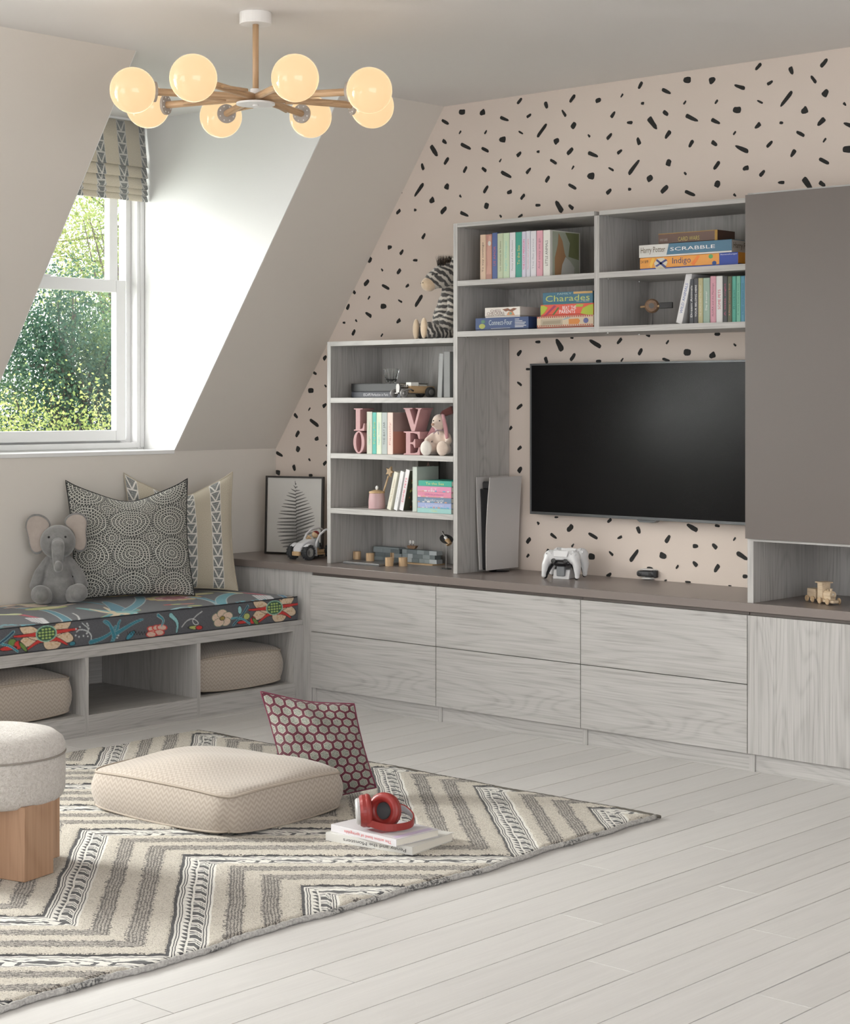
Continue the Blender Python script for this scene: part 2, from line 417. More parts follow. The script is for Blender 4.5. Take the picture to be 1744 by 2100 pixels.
mk([(90,153,48,24,50),(222,74,38,20,0),(375,95,95,36,-62),(466,45,24,14,0),(282,205,50,24,-72),(472,183,64,24,55),(632,86,98,30,-32),(806,68,54,22,50),(657,212,38,22,0),(825,202,32,12,55),(955,145,54,24,62),(1010,28,34,18,-20),(1150,75,34,14,55),(1140,203,58,22,-20),(1292,148,54,46,0),(1470,170,48,40,30),(1507,18,42,24,0),(1632,95,26,14,-45)], 1040, 680, 3.488)
mk([(1066,834,15,6,40),(1066,787,12,5,-38),(1066,919,11,6,40),(1048,878,9,5,55),(1067,963,13,8,55),(1085,757,12,5,0)], 0, 0, 1)
mk([(127,84,26,18,-50),(370,123,62,36,45),(267,40,30,14,0),(245,183,60,22,-38),(545,182,82,24,-30),(670,66,42,22,40),(748,194,40,20,25),(892,138,58,28,-70),(54,217,50,28,52),(391,254,32,14,52),(198,306,50,24,65),(683,315,46,18,-45),(858,332,110,30,55),(1114,205,66,30,58),(1300,118,96,34,-30),(1325,260,42,30,0),(1470,260,52,30,-45),(1492,105,40,20,-10),(1622,206,32,14,55),(1079,332,56,44,-20),(535,340,50,46,-10),(49,333,32,18,52),(1322,395,50,28,-48),(1186,418,34,16,55),(1487,429,68,30,60),(1680,335,100,34,-32),(1703,490,38,30,0),(978,430,46,26,0),(667,480,46,28,40),(1098,520,20,12,20),(1268,532,44,16,-5),(1588,560,26,8,-5)], 1070, 1050, 3.711)
mb = MB()
for (ax, az, bx, bz, w, cx, cz) in marks:
    if cz > ZCEIL-.02 or cx > 4.6: continue
    d = Vector((bx-ax, bz-az)); L = d.length/2; d = d.normalized() if L > 0 else Vector((1, 0)); n = Vector((-d.y, d.x))
    ta = random.uniform(-.5, .5); K = 16; vs = []
    for j in range(K):
        t_ = 2*PI*j/K; c_, s_ = math.cos(t_), math.sin(t_)
        pw = .55
        u = math.copysign(abs(c_)**pw, c_)*L*(1+random.uniform(-.04, .04)); q = math.copysign(abs(s_)**.75, s_)*w*(1+ta*c_)*(1+random.uniform(-.10, .10))
        p = Vector((cx, cz))+d*u+n*q
        p.y = min(p.y, ZCEIL-.001); p.x = max(p.x, (p.y-KNEE)/(ZCEIL-KNEE)*XS+.001 if p.y > KNEE else .001)
        vs.append((p.x, -.0007, p.y))
    mb.add(vs, [tuple(range(K))])
o = mb.build('wallpaper_marks', M_ink, paper); o['kind'] = 'stuff'
# ================================================================== fitted furniture
Wx, Wy, Wz = wood('x'), wood('y'), wood('z')
M_taupe = plain((.112, .092, .082), .45)
M_top = plain((.205, .172, .158), .30)
M_gap = plain((.16, .15, .145), .8)
M_clip = plain((.7, .7, .7), .25, metal=1.0)
YF, YPL, YT = -.471, -.459, -.344
TH = .0225
def B(x0, x1, y0, y1, z0, z1): return MB().box(x0, x1, y0, y1, z0, z1)
def part(t, name, mb, m, **k): return mb.build(name, m, t, world=True, **k)

# worktop
tp = loose('worktop', B(.002, 4.6, YF, -.002, .5755, ZC), M_top, 'long matt taupe worktop running along the wall over the drawer units', 'worktop', bevel=.0012)

# drawer units
ux = [.729, 1.479, 2.235, 2.989]
labs = ['grey wood two-drawer base unit at the bench end, under the narrow open shelves',
        'grey wood two-drawer base unit in the middle, below the games console',
        'grey wood two-drawer base unit beside the tall door, below the television']
for i in range(3):
    a, b = ux[i], ux[i+1]
    t = thing('drawer_unit', labs[i], 'cabinet', ((a+b)/2, -.23, 0), group='two-drawer units under the worktop')
    part(t, 'carcass', B(a+.001, b-.001, YPL+.006, -.01, .066, .56), M_gap)
    part(t, 'plinth', B(a+.024, b-.001, YPL+.004, YPL+.022, 0, .066), Wx)
    part(t, 'plinth_upright', B(a+.001, a+.0235, YPL, YPL+.022, 0, .066), Wz)
    part(t, 'side_panel', B(a+.001, a+.0235, YPL+.004, YPL+.02, .0665, .5745), M_taupe)
    part(t, 'top_rail', B(a+.0237, b-.001, YPL+.0035, YPL+.005, .5630, .5745), M_taupe)
    for z0, z1 in ((.3145, .5625), (.0645, .3115)):
        part(t, 'drawer', B(a+.0016, b-.0016, YF, YPL-.0005, z0, z1), Wx, bevel=.0008)
t = thing('corner_panel', 'plain grey wood end panel under the worktop where the bench meets the drawers', 'panel', (.36, -.2, 0))
part(t, 'panel', B(.01, .727, YPL, YPL+.02, .0, .5745), Wz, bevel=.0006)
t = thing('door_cabinet', 'grey wood base cabinet with one tall upright-grain door, right of the drawers', 'cabinet', (3.5, -.23, 0))
part(t, 'carcass', B(2.990, 4.4, YPL+.006, -.01, .066, .56), M_gap)
part(t, 'plinth', B(3.014, 4.4, YPL+.004, YPL+.022, 0, .066), Wx)
part(t, 'top_rail', B(2.991, 4.4, YPL+.0035, YPL+.005, .5630, .5745), M_taupe)
part(t, 'plinth_upright', B(2.990, 3.0135, YPL, YPL+.022, 0, .066), Wz)
part(t, 'door', B(2.9906, 3.71, YF, YPL-.0005, .0645, .5625), Wz, bevel=.0008)
part(t, 'door', B(3.713, 4.4, YF, YPL-.0005, .0645, .5625), Wz, bevel=.0008)

# window bench
XB = .671
t = thing('window_bench', 'low grey wood window bench with three open cubbies', 'bench', (.35, -1.8, 0))
YEND = -3.05
part(t, 'seat_board', B(.004, XB-.0005, YEND, -.4605, .3385, .3595), Wy, bevel=.0006)
part(t, 'front_rail', B(XB-.02, XB, YEND, -.508, .313, .3380), Wy)
part(t, 'base_board', B(.03, XB-.022, YEND, -.508, .072, .083), Wy)
part(t, 'plinth', B(XB-.02, XB, YEND, -.508, 0, .083), Wy)
part(t, 'back_panel', B(.006, .024, YEND, -.508, .083, .338), Wy)
part(t, 'end_panel', B(.03, XB+.0005, -.5225, -.508, .0832, .3128), Wz)
part(t, 'corner_post', B(.03, XB+.001, -.5075, -.4605, 0, .338), Wz)
for ya in (-1.078, -1.661, -2.244, -2.83):
    part(t, 'divider', B(.03, XB+.0008, ya, ya+.0185, .0, .3128), Wz)

# open shelf tower on the worktop
t = thing('shelf_tower', 'narrow grey wood shelf unit with four open niches standing on the worktop', 'shelf', (1.08, -.17, ZC))
part(t, 'side_panel', B(.707, .729, YT, -.002, ZC+.0003, 1.602), Wz, bevel=.0005)
part(t, 'back_panel', B(.7292, 1.4625, -.008, -.002, ZC+.0003, 1.581), Wz)
for z0, z1 in ((1.5815, 1.602), (1.3275, 1.3500), (1.079, 1.1015), (.8325, .8555)):
    part(t, 'shelf', B(.7292, 1.4632, YT, -.008, z0, z1), Wx, bevel=.0005)
part(t, 'shelf_clip', MB().box(1.452, 1.462, -.30, -.29, 1.3235, 1.3272), M_clip)

# bridge unit: tall side, 2 x 2 open boxes over the television
t = thing('bridge_unit', 'tall grey wood side panel carrying four open boxes above the television', 'shelf', (2.2, -.17, ZC))
part(t, 'tall_side', B(1.4640, 1.4865, YT, -.002, ZC+.0003, 2.0835), Wz, bevel=.0005)
part(t, 'divider', B(2.2055, 2.2295, YT, -.002, 1.6055, 2.0655), Wz)
for a, b in ((1.4870, 2.2053), (2.2297, 2.9840)):
    for z0, z1, n in ((2.0660, 2.0835, 'top_board'), (1.8185, 1.8410, 'shelf'), (1.6050, 1.6280, 'bottom_board')):
        part(t, n, B(a, b, YT, -.008 if n == 'shelf' else -.002, z0, z1), Wx, bevel=.0005)
    part(t, 'back_panel', B(a, b, -.0075, -.002, 1.6285, 2.0655), Wz)
    for zz in (1.8165, 2.064, 1.603):
        for yy in (-.30, -.09):
            part(t, 'shelf_clip', MB().lathe([(.005, 0), (.005, .0035)], 10, (a+.011, yy, zz-.0015)), M_clip)
# tall right unit
t = thing('tall_cabinet', 'tall cabinet with a smooth dark taupe door and an open niche below it', 'cabinet', (3.5, -.23, ZC))
part(t, 'side_panel', B(2.9850, 3.0095, -.463, -.002, ZC+.0003, 2.0835), Wz, bevel=.0005)
part(t, 'top_board', B(3.0097, 4.2, -.463, -.002, 2.061, 2.0835), Wx)
part(t, 'niche_shelf', B(3.0097, 4.2, -.463, -.002, .8300, .8530), Wx)
part(t, 'back_panel', B(3.0097, 4.2, -.0185, -.002, ZC+.0003, 2.0605), Wz)
part(t, 'inner_shelf', B(3.0097, 4.2, -.45, -.02, 1.40, 1.42), Wx)
part(t, 'door', B(2.9850, 3.66, -.4785, -.4635, .8395, 2.0760), M_taupe, bevel=.0008)
part(t, 'door', B(3.663, 4.2, -.4785, -.4635, .8395, 2.0760), M_taupe, bevel=.0008)
part(t, 'far_side', B(4.2003, 4.222, -.463, -.002, ZC+.0003, 2.0835), Wz)

# television
M_dkm = plain((.11, .115, .12), .35, metal=.7)
tt = NT('television_screen'); tt.base((.003, .003, .0035)); tt.set(rough=.22, spec=.13); M_screen = tt.m
a, b = P(1087, 746, y=-.06), P(1087, 1054, y=-.06)
TX0, TX1, TZ0, TZ1 = a.x, a.x+1.245, b.z, a.z
t = thing('television', 'large flat black television mounted on the patterned wall', 'television', ((TX0+TX1)/2, -.03, TZ0))
part(t, 'housing', B(TX0, TX1, -.052, -.012, TZ0, TZ1), M_dkm, bevel=.003)
fr_ = MB(); w_ = .008
for q in ((TX0, TX1, TZ1-w_, TZ1), (TX0, TX1, TZ0, TZ0+w_+.004), (TX0, TX0+w_, TZ0+w_+.0042, TZ1-w_-.0002), (TX1-w_, TX1, TZ0+w_+.0042, TZ1-w_-.0002)):
    fr_.box(q[0], q[1], -.060, -.0525, q[2], q[3])
part(t, 'bezel', fr_, M_dkm, bevel=.001)
part(t, 'screen', B(TX0+w_, TX1-w_, -.0575, -.0525, TZ0+w_+.004, TZ1-w_), M_screen)
part(t, 'sensor_lip', MB().prism([(-.05, 0), (.05, 0), (.035, -.010), (-.035, -.010)], ((TX0+TX1)/2-.02, -.055, TZ0), (1, 0, 0), (0, 0, 1), (0, .03, 0)), M_dkm)
part(t, 'wall_bracket', B((TX0+TX1)/2-.2, (TX0+TX1)/2+.2, -.012, -.001, TZ0+.15, TZ1-.15), M_dkm)

# ------------------------------------------------------------------ chandelier
M_rod = wood('z', (.40, .24, .13), (.62, .42, .25), 'oak_rod', .4, 1.5)
M_rodx = wood('x', (.36, .21, .11), (.60, .40, .235), 'oak_arm', .4, 1.5)
tt = NT('opal_glass'); tt.base((.12, .09, .06)); tt.set(rough=.08)
tt.b.inputs['Emission Color'].default_value = (1.0, .68, .37, 1); tt.b.inputs['Emission Strength'].default_value = .86
M_opal = tt.m
M_disc = plain((.42, .38, .35), .5); M_whi = plain((.82, .81, .80), .4)
cc = P(524.5, 26, z=ZCEIL); CH = Vector((cc.x, cc.y, 0))
HZ = 1.33+.1669*((CH-Vector((CAM.x, CAM.y, 0))).dot(FWD)); RG, RR = .425, .0765
t = thing('chandelier', 'oak spoked chandelier with eight glowing opal glass globes hung from the ceiling', 'light', (CH.x, CH.y, HZ))
base_ang = math.atan2(-FWD.y, -FWD.x)
part(t, 'ceiling_rose', MB().lathe([(.0, .04), (.054, .04), (.055, .037), (.055, .002), (.054, .0)], 32, (CH.x, CH.y, ZCEIL-.0405)), M_whi, smooth=False)
part(t, 'rod', MB().tube([(CH.x, CH.y, HZ+.008), (CH.x, CH.y, ZCEIL-.04)], .0105, 16), M_rod, smooth=True)
part(t, 'hub', MB().lathe([(.018, -.012), (.018, .036)], 20, (CH.x, CH.y, HZ-.004)), M_whi)
part(t, 'hub_plate', MB().lathe([(.0, -.026), (.010, -.026), (.010, -.0215), (.066, -.0215), (.066, -.015), (0, -.015)], 40, (CH.x, CH.y, HZ)), M_whi)
arm_me = glob_me = None
for k in range(8):
    an = base_ang+math.radians(22.5+45*k)
    d = Vector((math.cos(an), math.sin(an), 0)); c = CH+Vector((0, 0, HZ))+d*RG
    sock = t
    M4 = Matrix.Rotation(an, 4, 'Z')
    def put(name, mb, m, **kw):
        o = mb.build(name, m, t, **kw); o.rotation_euler = (0, 0, an); return o
    if k == 0:
        a0 = put('arm', MB().tube([(.015, 0, .004), (RG-RR+.004, 0, 0)], .0125, 14), M_rodx, smooth=False)
        s0 = put('spur', MB().tube([(.10, .020, .012), (.27, .0205, -.003)], .0055, 10), M_rodx)
        g0 = put('globe', MB().ball((RG, 0, 0), RR, 40), M_opal, smooth=True)
        pl = MB().prism([(.034*math.cos(2*PI*j/28), .034*math.sin(2*PI*j/28)) for j in range(28)], (RG-RR-.001, 0, 0), (0, 1, 0), (0, 0, 1), (.0105, 0, 0))
        p0 = put('socket_plate', pl, M_disc)
        dm = MB()
        for j in range(8): dm.ball((RG-RR-.001, .026*math.cos(2*PI*(j+.5)/8), .026*math.sin(2*PI*(j+.5)/8)), .0030, 8)
        q0 = put('plate_hole', dm, M_whi); q0['kind'] = 'stuff'
        protos = [a0, s0, g0, p0, q0]
    else:
        for o in protos:
            n_ = o.copy(); C.objects.link(n_); n_.parent = t; n_.rotation_euler = (0, 0, an)
            if o is s0:
                n_.rotation_euler = ((0 if k % 2 else PI), 0, an+(.0 if k % 2 else 0))
# ------------------------------------------------------------------ fabrics
def uvmat(name, f, rough=.9, bump=None, sheen=.2):
    t = NT(name); c = t.n.new('ShaderNodeTexCoord'); u, v, _ = t.xyz(c.outputs['UV'])
    t.base(f(t, u, v)); t.set(rough=rough, sheen=sheen)
    return t
def weave(t, vec, sc=900, st=.25, d=.0008):
    w = t.noise(vec, sc, 2, .6); t.bump(w, st, d); return w
# woven triangles on linen: blind and rear pillow. u, v in metres
def tri_print(t, u, v, period=.128, band=.054, th=.052, ofs=0.0, g=1.0):
    uv = t.combine(u, v)
    wob = (t.noise(uv, 30, 2)-.5)*.006
    uu = ((u+ofs)/period).frac()*period
    inb = uu.lt(band)
    a = uu/band                        # 0..1 across the band
    b = ((v+wob)/th).frac()            # 0..1 up each triangle
    dV = ((a-.5).abs()*2.0-b).abs()    # V shape
    white = dV.lt(.14).max(b.gt(.90)).max(b.lt(.04)).max(a.lt(.05)).max(a.gt(.95))
    hat = ((v/.0052).frac()+(t.noise(uv, 260, 1)-.5)*.9).gt(.34)
    lin = t.noise(t.combine(u*1.0, v*1.0), 420, 2, .7)
    linen = t.ramp(lin, [(.35, (.36*g, .31*g, .235*g)), (.65, (.58*g, .53*g, .43*g))])
    dark = t.mix(hat, (.50, .49, .46), (.085, .10, .105))
    return t.mix(inb, linen, t.mix(white, dark, (.68, .66, .62)))
tt = uvmat('triangle_stripe_linen', lambda t, u, v: tri_print(t, u, v)); c_ = tt.n.new('ShaderNodeTexCoord'); weave(tt, c_.outputs['UV'], 600); M_tri = tt.m
tt = uvmat('triangle_stripe_blind', lambda t, u, v: tri_print(t, u, v, .130, .052, .055, .018, 1.45)); c_ = tt.n.new('ShaderNodeTexCoord'); weave(tt, c_.outputs['UV'], 600); M_blind = tt.m  # linen lightened in place of daylight glowing through the cloth

# roman blind in the far dormer
t = thing('roman_blind', 'folded roman blind of linen with dark triangle stripes in the dormer window', 'blind', (DX+.03, (D0+D1)/2, 2.27))
y0_, y1_ = D1+.012, D0-.014
def cloth_sheet(name, prof, thick=.003):
    """prof: (x, z) polyline swept from y0_ to y1_"""
    n = len(prof); ys = np.linspace(y0_, y1_, 3)
    V = np.zeros((3, n, 3)); UV = np.zeros((3, n, 2)); acc = 0
    for j, (x_, z_) in enumerate(prof):
        if j: acc += math.hypot(x_-prof[j-1][0], z_-prof[j-1][1])
        for i, yy in enumerate(ys): V[i, j] = (x_-t.location.x, yy-t.location.y, z_-t.location.z); UV[i, j] = (y1_-yy, -acc+cloth_sheet.acc)
    cloth_sheet.acc -= acc*.85
    o = grid_mesh(name, V, M_blind, t, UV, smooth=False)
    s = o.modifiers.new('thick', 'SOLIDIFY'); s.thickness = thick
    return o
cloth_sheet.acc = 0
xb = DX+.012
cloth_sheet('top_panel', [(xb, 2.645), (xb+.012, 2.55), (xb+.030, 2.44), (xb+.036, 2.432), (xb+.020, 2.445)])
for zt, zb in ((2.450, 2.382), (2.400, 2.330), (2.345, 2.303), (2.318, 2.272)):
    cloth_sheet('fold', [(xb+.012, zt), (xb+.024, (zt+zb)/2), (xb+.034, zb+.002), (xb+.030, zb), (xb+.016, zb+.012)])
part(t, 'head_rail', B(xb-.004, xb+.012, y0_, y1_, 2.646, 2.657), M_upvc)

# ------------------------------------------------------------------ pillows
def pillow_mesh(name, w, h, d, m, n=48, parent=None, pinch=.10, chop=.0, tip=.0, seed=0, wr=.004, slump=0.0):
    u = np.linspace(-1, 1, n); U, V = np.meshgrid(u, u, indexing='ij')
    prof = (np.clip(1-U**2, 0, 1)**.62)*(np.clip(1-V**2, 0, 1)**.62)
    X_ = U*w/2*(1-pinch*(1-V**2)*np.abs(U)**1.5); Y_ = V*h/2*(1-pinch*(1-U**2)*np.abs(V)**1.5)
    if chop: Y_ = Y_-chop*np.exp(-(U/.55)**2)*np.clip((V+.2)/1.2, 0, 1)**2
    if tip: Y_ = Y_+tip*np.abs(U)**5*np.clip(V, 0, 1)**3
    if slump: Y_ = Y_-slump*X_*(V+1)/2
    r = np.random.default_rng(seed); W_ = np.zeros_like(U)
    for k in range(9):
        a, b, p = r.uniform(-9, 9, 3); W_ += np.sin(a*U+b*V+p)*wr/3
    Z = d/2*prof+W_*prof
    fr = np.stack([X_, Y_, Z], -1); bk = np.stack([X_, Y_, -d/2*prof*.9-W_*.3*prof], -1)[::-1]
    uv = np.stack([(U+1)*w/2, (V+1)*h/2], -1)
    VV = np.concatenate([fr, bk], 0); uvv = np.concatenate([uv, uv[::-1]], 0)
    o = grid_mesh(name, VV, m, parent, uvv, closed_u=True)
    e = []
    for i in range(n): e.append(fr[i, 0])
    for j in range(1, n): e.append(fr[-1, j])
    for i in range(n-2, -1, -1): e.append(fr[i, -1])
    for j in range(n-2, -1, -1): e.append(fr[0, j])
    return o, e
def pillow(name, label, w, h, d, m, mp, loc, rot, group=None, **k):
    t = thing(name, label, 'cushion', loc, rot=rot, group=group)
    o, e = pillow_mesh('cover', w, h, d, m, parent=t, **k)
    MB().tube(e, .0028, 6).build('piping', mp, t, smooth=True)
    return t

def herring(name, dark, light):
    t = NT(name); c = t.n.new('ShaderNodeTexCoord'); u, v, _ = t.xyz(c.outputs['UV'])
    uv = c.outputs['UV']
    z = ((u/.024).tri())*.013
    s_ = ((v+z)/.0165).frac()
    n = t.noise(uv, 700, 2, .6)
    f = (s_.gt(.5))*.62+n*.38
    t.base(t.ramp(f, [(.15, dark), (.85, light)])); t.set(rough=.9, sheen=.25); t.bump(n+s_.gt(.5)*.5, .25, .0008)
    return t.m
M_herr = herring('beige_herringbone', (.355, .305, .258), (.445, .388, .333))
M_beigep = plain((.38, .325, .27), .85)
def box_cushion(t, w, d, h, m, mp, bulge=.02, seed=1, n=22, noz=False):
    """upholstered box cushion centred on t with its base at z = 0"""
    r = np.random.default_rng(seed)
    me = bmesh.new(); bmesh.ops.create_cube(me, size=2); bmesh.ops.subdivide_edges(me, edges=me.edges[:], cuts=n, use_grid_fill=True)
    ph = r.uniform(-3, 3, (6, 3))
    for v in me.verts:
        x_, y_, z_ = v.co; 
        ex, ey, ez = 1-x_*x_, 1-y_*y_, 1-z_*z_
        wob = sum(math.sin(p[0]*x_*1.6+p[1]*y_*1.6+p[2]) for p in ph)*.0016
        r4 = .050                                 # plan corner rounding
        cx_, cy_ = x_*w/2, y_*d/2
        k = max(0, abs(x_)+abs(y_)-1.0)
        cr = r4*(max(0, (abs(x_)*abs(y_)))**10)*.42
        X_ = cx_*(1-0)+math.copysign(ez*.012, x_)*(abs(x_) > .999)*1.0+(-math.copysign(cr, x_))
        Y_ = cy_+math.copysign(ez*.012, y_)*(abs(y_) > .999)*1.0+(-math.copysign(cr, y_))
        dip = -.010*(abs(x_)*abs(y_))**3
        Z_ = (z_+1)/2*h
        if z_ > .999: Z_ += bulge*(max(0, ex)*max(0, ey))**.50+wob*2.5*(max(0, ex)*max(0, ey))**.5+dip
        elif z_ < -.999: Z_ += .012*(abs(x_)*abs(y_))**2*1.2
        else: Z_ += dip*(z_+1)/2+.012*(abs(x_)*abs(y_))**2*1.2*(1-z_)/2
        v.co = (X_, Y_, Z_)
    me.normal_update()
    uvl = me.loops.layers.uv.new('UVMap')
    for f in me.faces:
        f.smooth = True; a = [abs(q) for q in f.normal]; ax = a.index(max(a))
        for l in f.loops:
            p = l.vert.co; l[uvl].uv = (p.x, p.y) if ax == 2 else ((p.y, p.z) if ax == 0 else (p.x, p.z))
    dt = bpy.data.meshes.new('cover'); me.to_mesh(dt); me.free(); dt.materials.append(m)
    o = bpy.data.objects.new('cover', dt); C.objects.link(o); o.parent = t
    # piping runs round the top and bottom edges
    def edge(zz):
        pts = []; N = 24
        seq = [(i/N*2-1, -1) for i in range(N)]+[(1, i/N*2-1) for i in range(N)]+[(1-i/N*2, 1) for i in range(N)]+[(-1, 1-i/N*2) for i in range(N+1)]
        for x_, y_ in seq:
            cr = .05*((abs(x_)*abs(y_))**10)*.42
            if zz: z_ = h-.010*(abs(x_)*abs(y_))**3
            else: z_ = .012*(abs(x_)*abs(y_))**2*1.2
            pts.append((x_*w/2-math.copysign(cr, x_), y_*d/2-math.copysign(cr, y_), z_+(.001 if zz else .003)))
        return pts
    for zz in (1, 0): MB().tube(edge(zz), .0042, 7).build('piping', mp, t, smooth=True)
    mb = MB()
    for sx in (-1, 1):
        for sy in (-1, 1): mb.tube([(sx*(w/2-.019), sy*(d/2-.019), .012), (sx*(w/2-.019), sy*(d/2-.019), h-.012)], .0032, 6)
    mb.build('corner_seam', mp, t, smooth=True)
t = thing('box_cushion', 'beige herringbone box cushion in the bench cubby nearest the drawers', 'cushion', (.335, -.795, .0835), rz=-.03, group='beige box cushions in the bench cubbies')
box_cushion(t, .50, .60, .150, M_herr, M_beigep, .035, 3); t.location = (.37, -.795, .088); t.scale = (1.08, .87, 1)
t = thing('box_cushion', 'beige herringbone box cushion in the bench cubby behind the round stool', 'cushion', (.40, -2.02, .088), rz=.03, group='beige box cushions in the bench cubbies')
box_cushion(t, .54, .54, .150, M_herr, M_beigep, .035, 5); t.location = (.37, -1.948, .088); t.scale = (1, .97, 1)
a = P(193, 1578, z=.142); b = P(468, 1632, z=.142); c_ = P(698, 1580, z=.142)
mid = (a+c_)/2
w_ = (b-a).length*1.0; d_ = (c_-b).length
t = thing('floor_cushion', 'large beige herringbone floor cushion lying on the patterned rug', 'cushion', (mid.x, mid.y, .017), rz=math.atan2((b-a).y, (b-a).x))
box_cushion(t, w_+.035, d_+.035, .128, M_herr, M_beigep, .044, 9)
# ------------------------------------------------------------------ bench seat cushion, embroidered with a floral print
YC0 = -.486; XC1 = .662; ZB, ZT = .3600, .4655
LN = 2.42; st = .003
hf = ZT-ZB
t_ = np.concatenate([np.linspace(0, hf, 37), hf+np.arange(1, int(.655/st))*st]); s_ = np.arange(0, LN, st)
Sg, Tg = np.meshgrid(s_, t_, indexing='ij')
rad = .010
def prof(T, Sx):
    top = T-hf
    x_ = np.where(T < hf, XC1, XC1-top); z_ = np.where(T < hf, ZB+T, ZT)
    # rounded front edge and gentle crown
    k = np.clip(1-np.abs(T-hf)/.012, 0, 1)
    x_ = x_-k**2*.003; z_ = z_-k**2*.003
    cr = np.where(T > hf, np.clip(np.sin(np.clip(top/.655, 0, 1)*PI), 0, 1)**.6*.007, 0)
    e = np.clip(Sx/.16, 0, 1); z_ = z_+cr*np.sin(e*PI/2)**1.0
    z_ = z_-np.where(T > hf, np.clip(1-Sx/.02, 0, 1)**2*.006, 0)
    x_ = x_+np.where(T < hf, np.sin(T/hf*PI)*.004, 0)
    return x_, z_
Xg, Zg = prof(Tg, Sg); Yg = YC0-Sg-.0
col = np.zeros(Sg.shape+(3,)); col[:] = (.085, .088, .100)
nz = rng.random(Sg.shape)*.25+.875; col *= nz[..., None]
def rot(cx, cy, a):
    c, s = math.cos(a), math.sin(a); dx, dy = Sg-cx, Tg-cy; return dx*c+dy*s, -dx*s+dy*c
def lay(m, c):
    w = np.clip(m, 0, 1)[..., None]; col[:] = col*(1-w)+np.array(c)*nz[..., None]*w
def ell(cx, cy, rx, ry, a, c, out=None, ow=.0022):
    x_, y_ = rot(cx, cy, a); d = (np.sqrt((x_/rx)**2+(y_/ry)**2)-1)*min(rx, ry)
    if out is not None: lay(((ow-d)/.0015+.5), out)
    lay((-d/.0015+.5), c)
def poly_stroke(pts, w, c, out=None, ow=.0022, taper=True):
    pts = np.array(pts, float)
    # smooth
    for _ in range(2):
        q = [pts[0]]
        for a, b in zip(pts[:-1], pts[1:]): q += [a*.75+b*.25, a*.25+b*.75]
        q.append(pts[-1]); pts = np.array(q)
    lo, hi = pts.min(0)-w*2, pts.max(0)+w*2
    i0, i1 = np.searchsorted(s_, lo[0]), np.searchsorted(s_, hi[0]); j0, j1 = np.searchsorted(t_, lo[1]), np.searchsorted(t_, hi[1])
    if i1 <= i0 or j1 <= j0: return
    a_, b_ = Sg[i0:i1, j0:j1], Tg[i0:i1, j0:j1]; D = np.full(a_.shape, 9.)
    L = len(pts)-1
    for k in range(L):
        p, q = pts[k], pts[k+1]; v = q-p; vv = v@v+1e-12
        h = np.clip(((a_-p[0])*v[0]+(b_-p[1])*v[1])/vv, 0, 1)
        ww = w*(1-.75*((k+h)/L)) if taper else w
        D = np.minimum(D, np.hypot(a_-p[0]-h*v[0], b_-p[1]-h*v[1])-ww)
    sub = col[i0:i1, j0:j1]; n_ = nz[i0:i1, j0:j1, None]
    if out is not None:
        m = np.clip((ow-D)/.0015+.5, 0, 1)[..., None]; sub[:] = sub*(1-m)+np.array(out)*n_*m
    m = np.clip(-D/.0015+.5, 0, 1)[..., None]; sub[:] = sub*(1-m)+np.array(c)*n_*m
CR, RD, TL, LT, NV, OL, GR, WH, BG = (.62, .48, .34), (.52, .035, .03), (.035, .19, .25), (.25, .50, .52), (.012, .05, .10), (.40, .44, .14), (.13, .22, .05), (.62, .62, .62), (.01, .01, .012)
def fp(px, py):      # photo pixel on the front face
    q = P(px, py, x=XC1); return (YC0-q.y, q.z-ZB)
def tp_(px, py):     # photo pixel on the top
    q = P(px, py, z=ZT+.003); return (YC0-q.y, hf+XC1-q.x)
def flower(px, py, k=1.0):
    cx, cy = fp(px, py); cy = .066
    for a, l in ((200, 1), (-68, .9), (-20, 1.0), (28, .9), (152, .55)):
        r = math.radians(a); ell(cx-math.cos(r)*.080*k, cy+math.sin(r)*.044*k*l, (.056 if abs(math.sin(r)) < .6 else .042)*k, (.0225 if abs(math.sin(r)) < .6 else .030)*k, -r if abs(math.sin(r)) < .6 else 0, CR, BG)
        for _ in range(10):
            ell(cx-math.cos(r)*.080*k+random.uniform(-.034, .034), cy+math.sin(r)*.048*k*l+random.uniform(-.012, .012), .0045, .0035, 0, (.52, .36, .22))
    for a in (178, 4, -128, -48):
        r = math.radians(a); e = (cx-math.cos(r)*.150*k, cy+math.sin(r)*.070*k)
        m_ = ((cx+e[0])/2-.004, (cy+e[1])/2)
        poly_stroke([e, m_, (cx-math.cos(r)*.03, cy+math.sin(r)*.03)], .002, RD, BG); poly_stroke([(cx-math.cos(r)*.03, cy+math.sin(r)*.03), m_, e], .0095*k, RD, BG)
    ell(cx, cy, .044*k, .028*k, 0, (.03, .09, .05), (.25, .45, .35), .004)
    for i in range(5):
        for j in range(4):
            if (i-2)**2+(j-1.5)**2 < 6: ell(cx+(i-2)*.016, cy+(j-1.5)*.0115, .0062, .0042, 0, (.35, .50, .16), BG, .001)
for fx, fy in ((562, 1243), (94, 1300)): flower(fx, fy)
flower(-330, 1350)
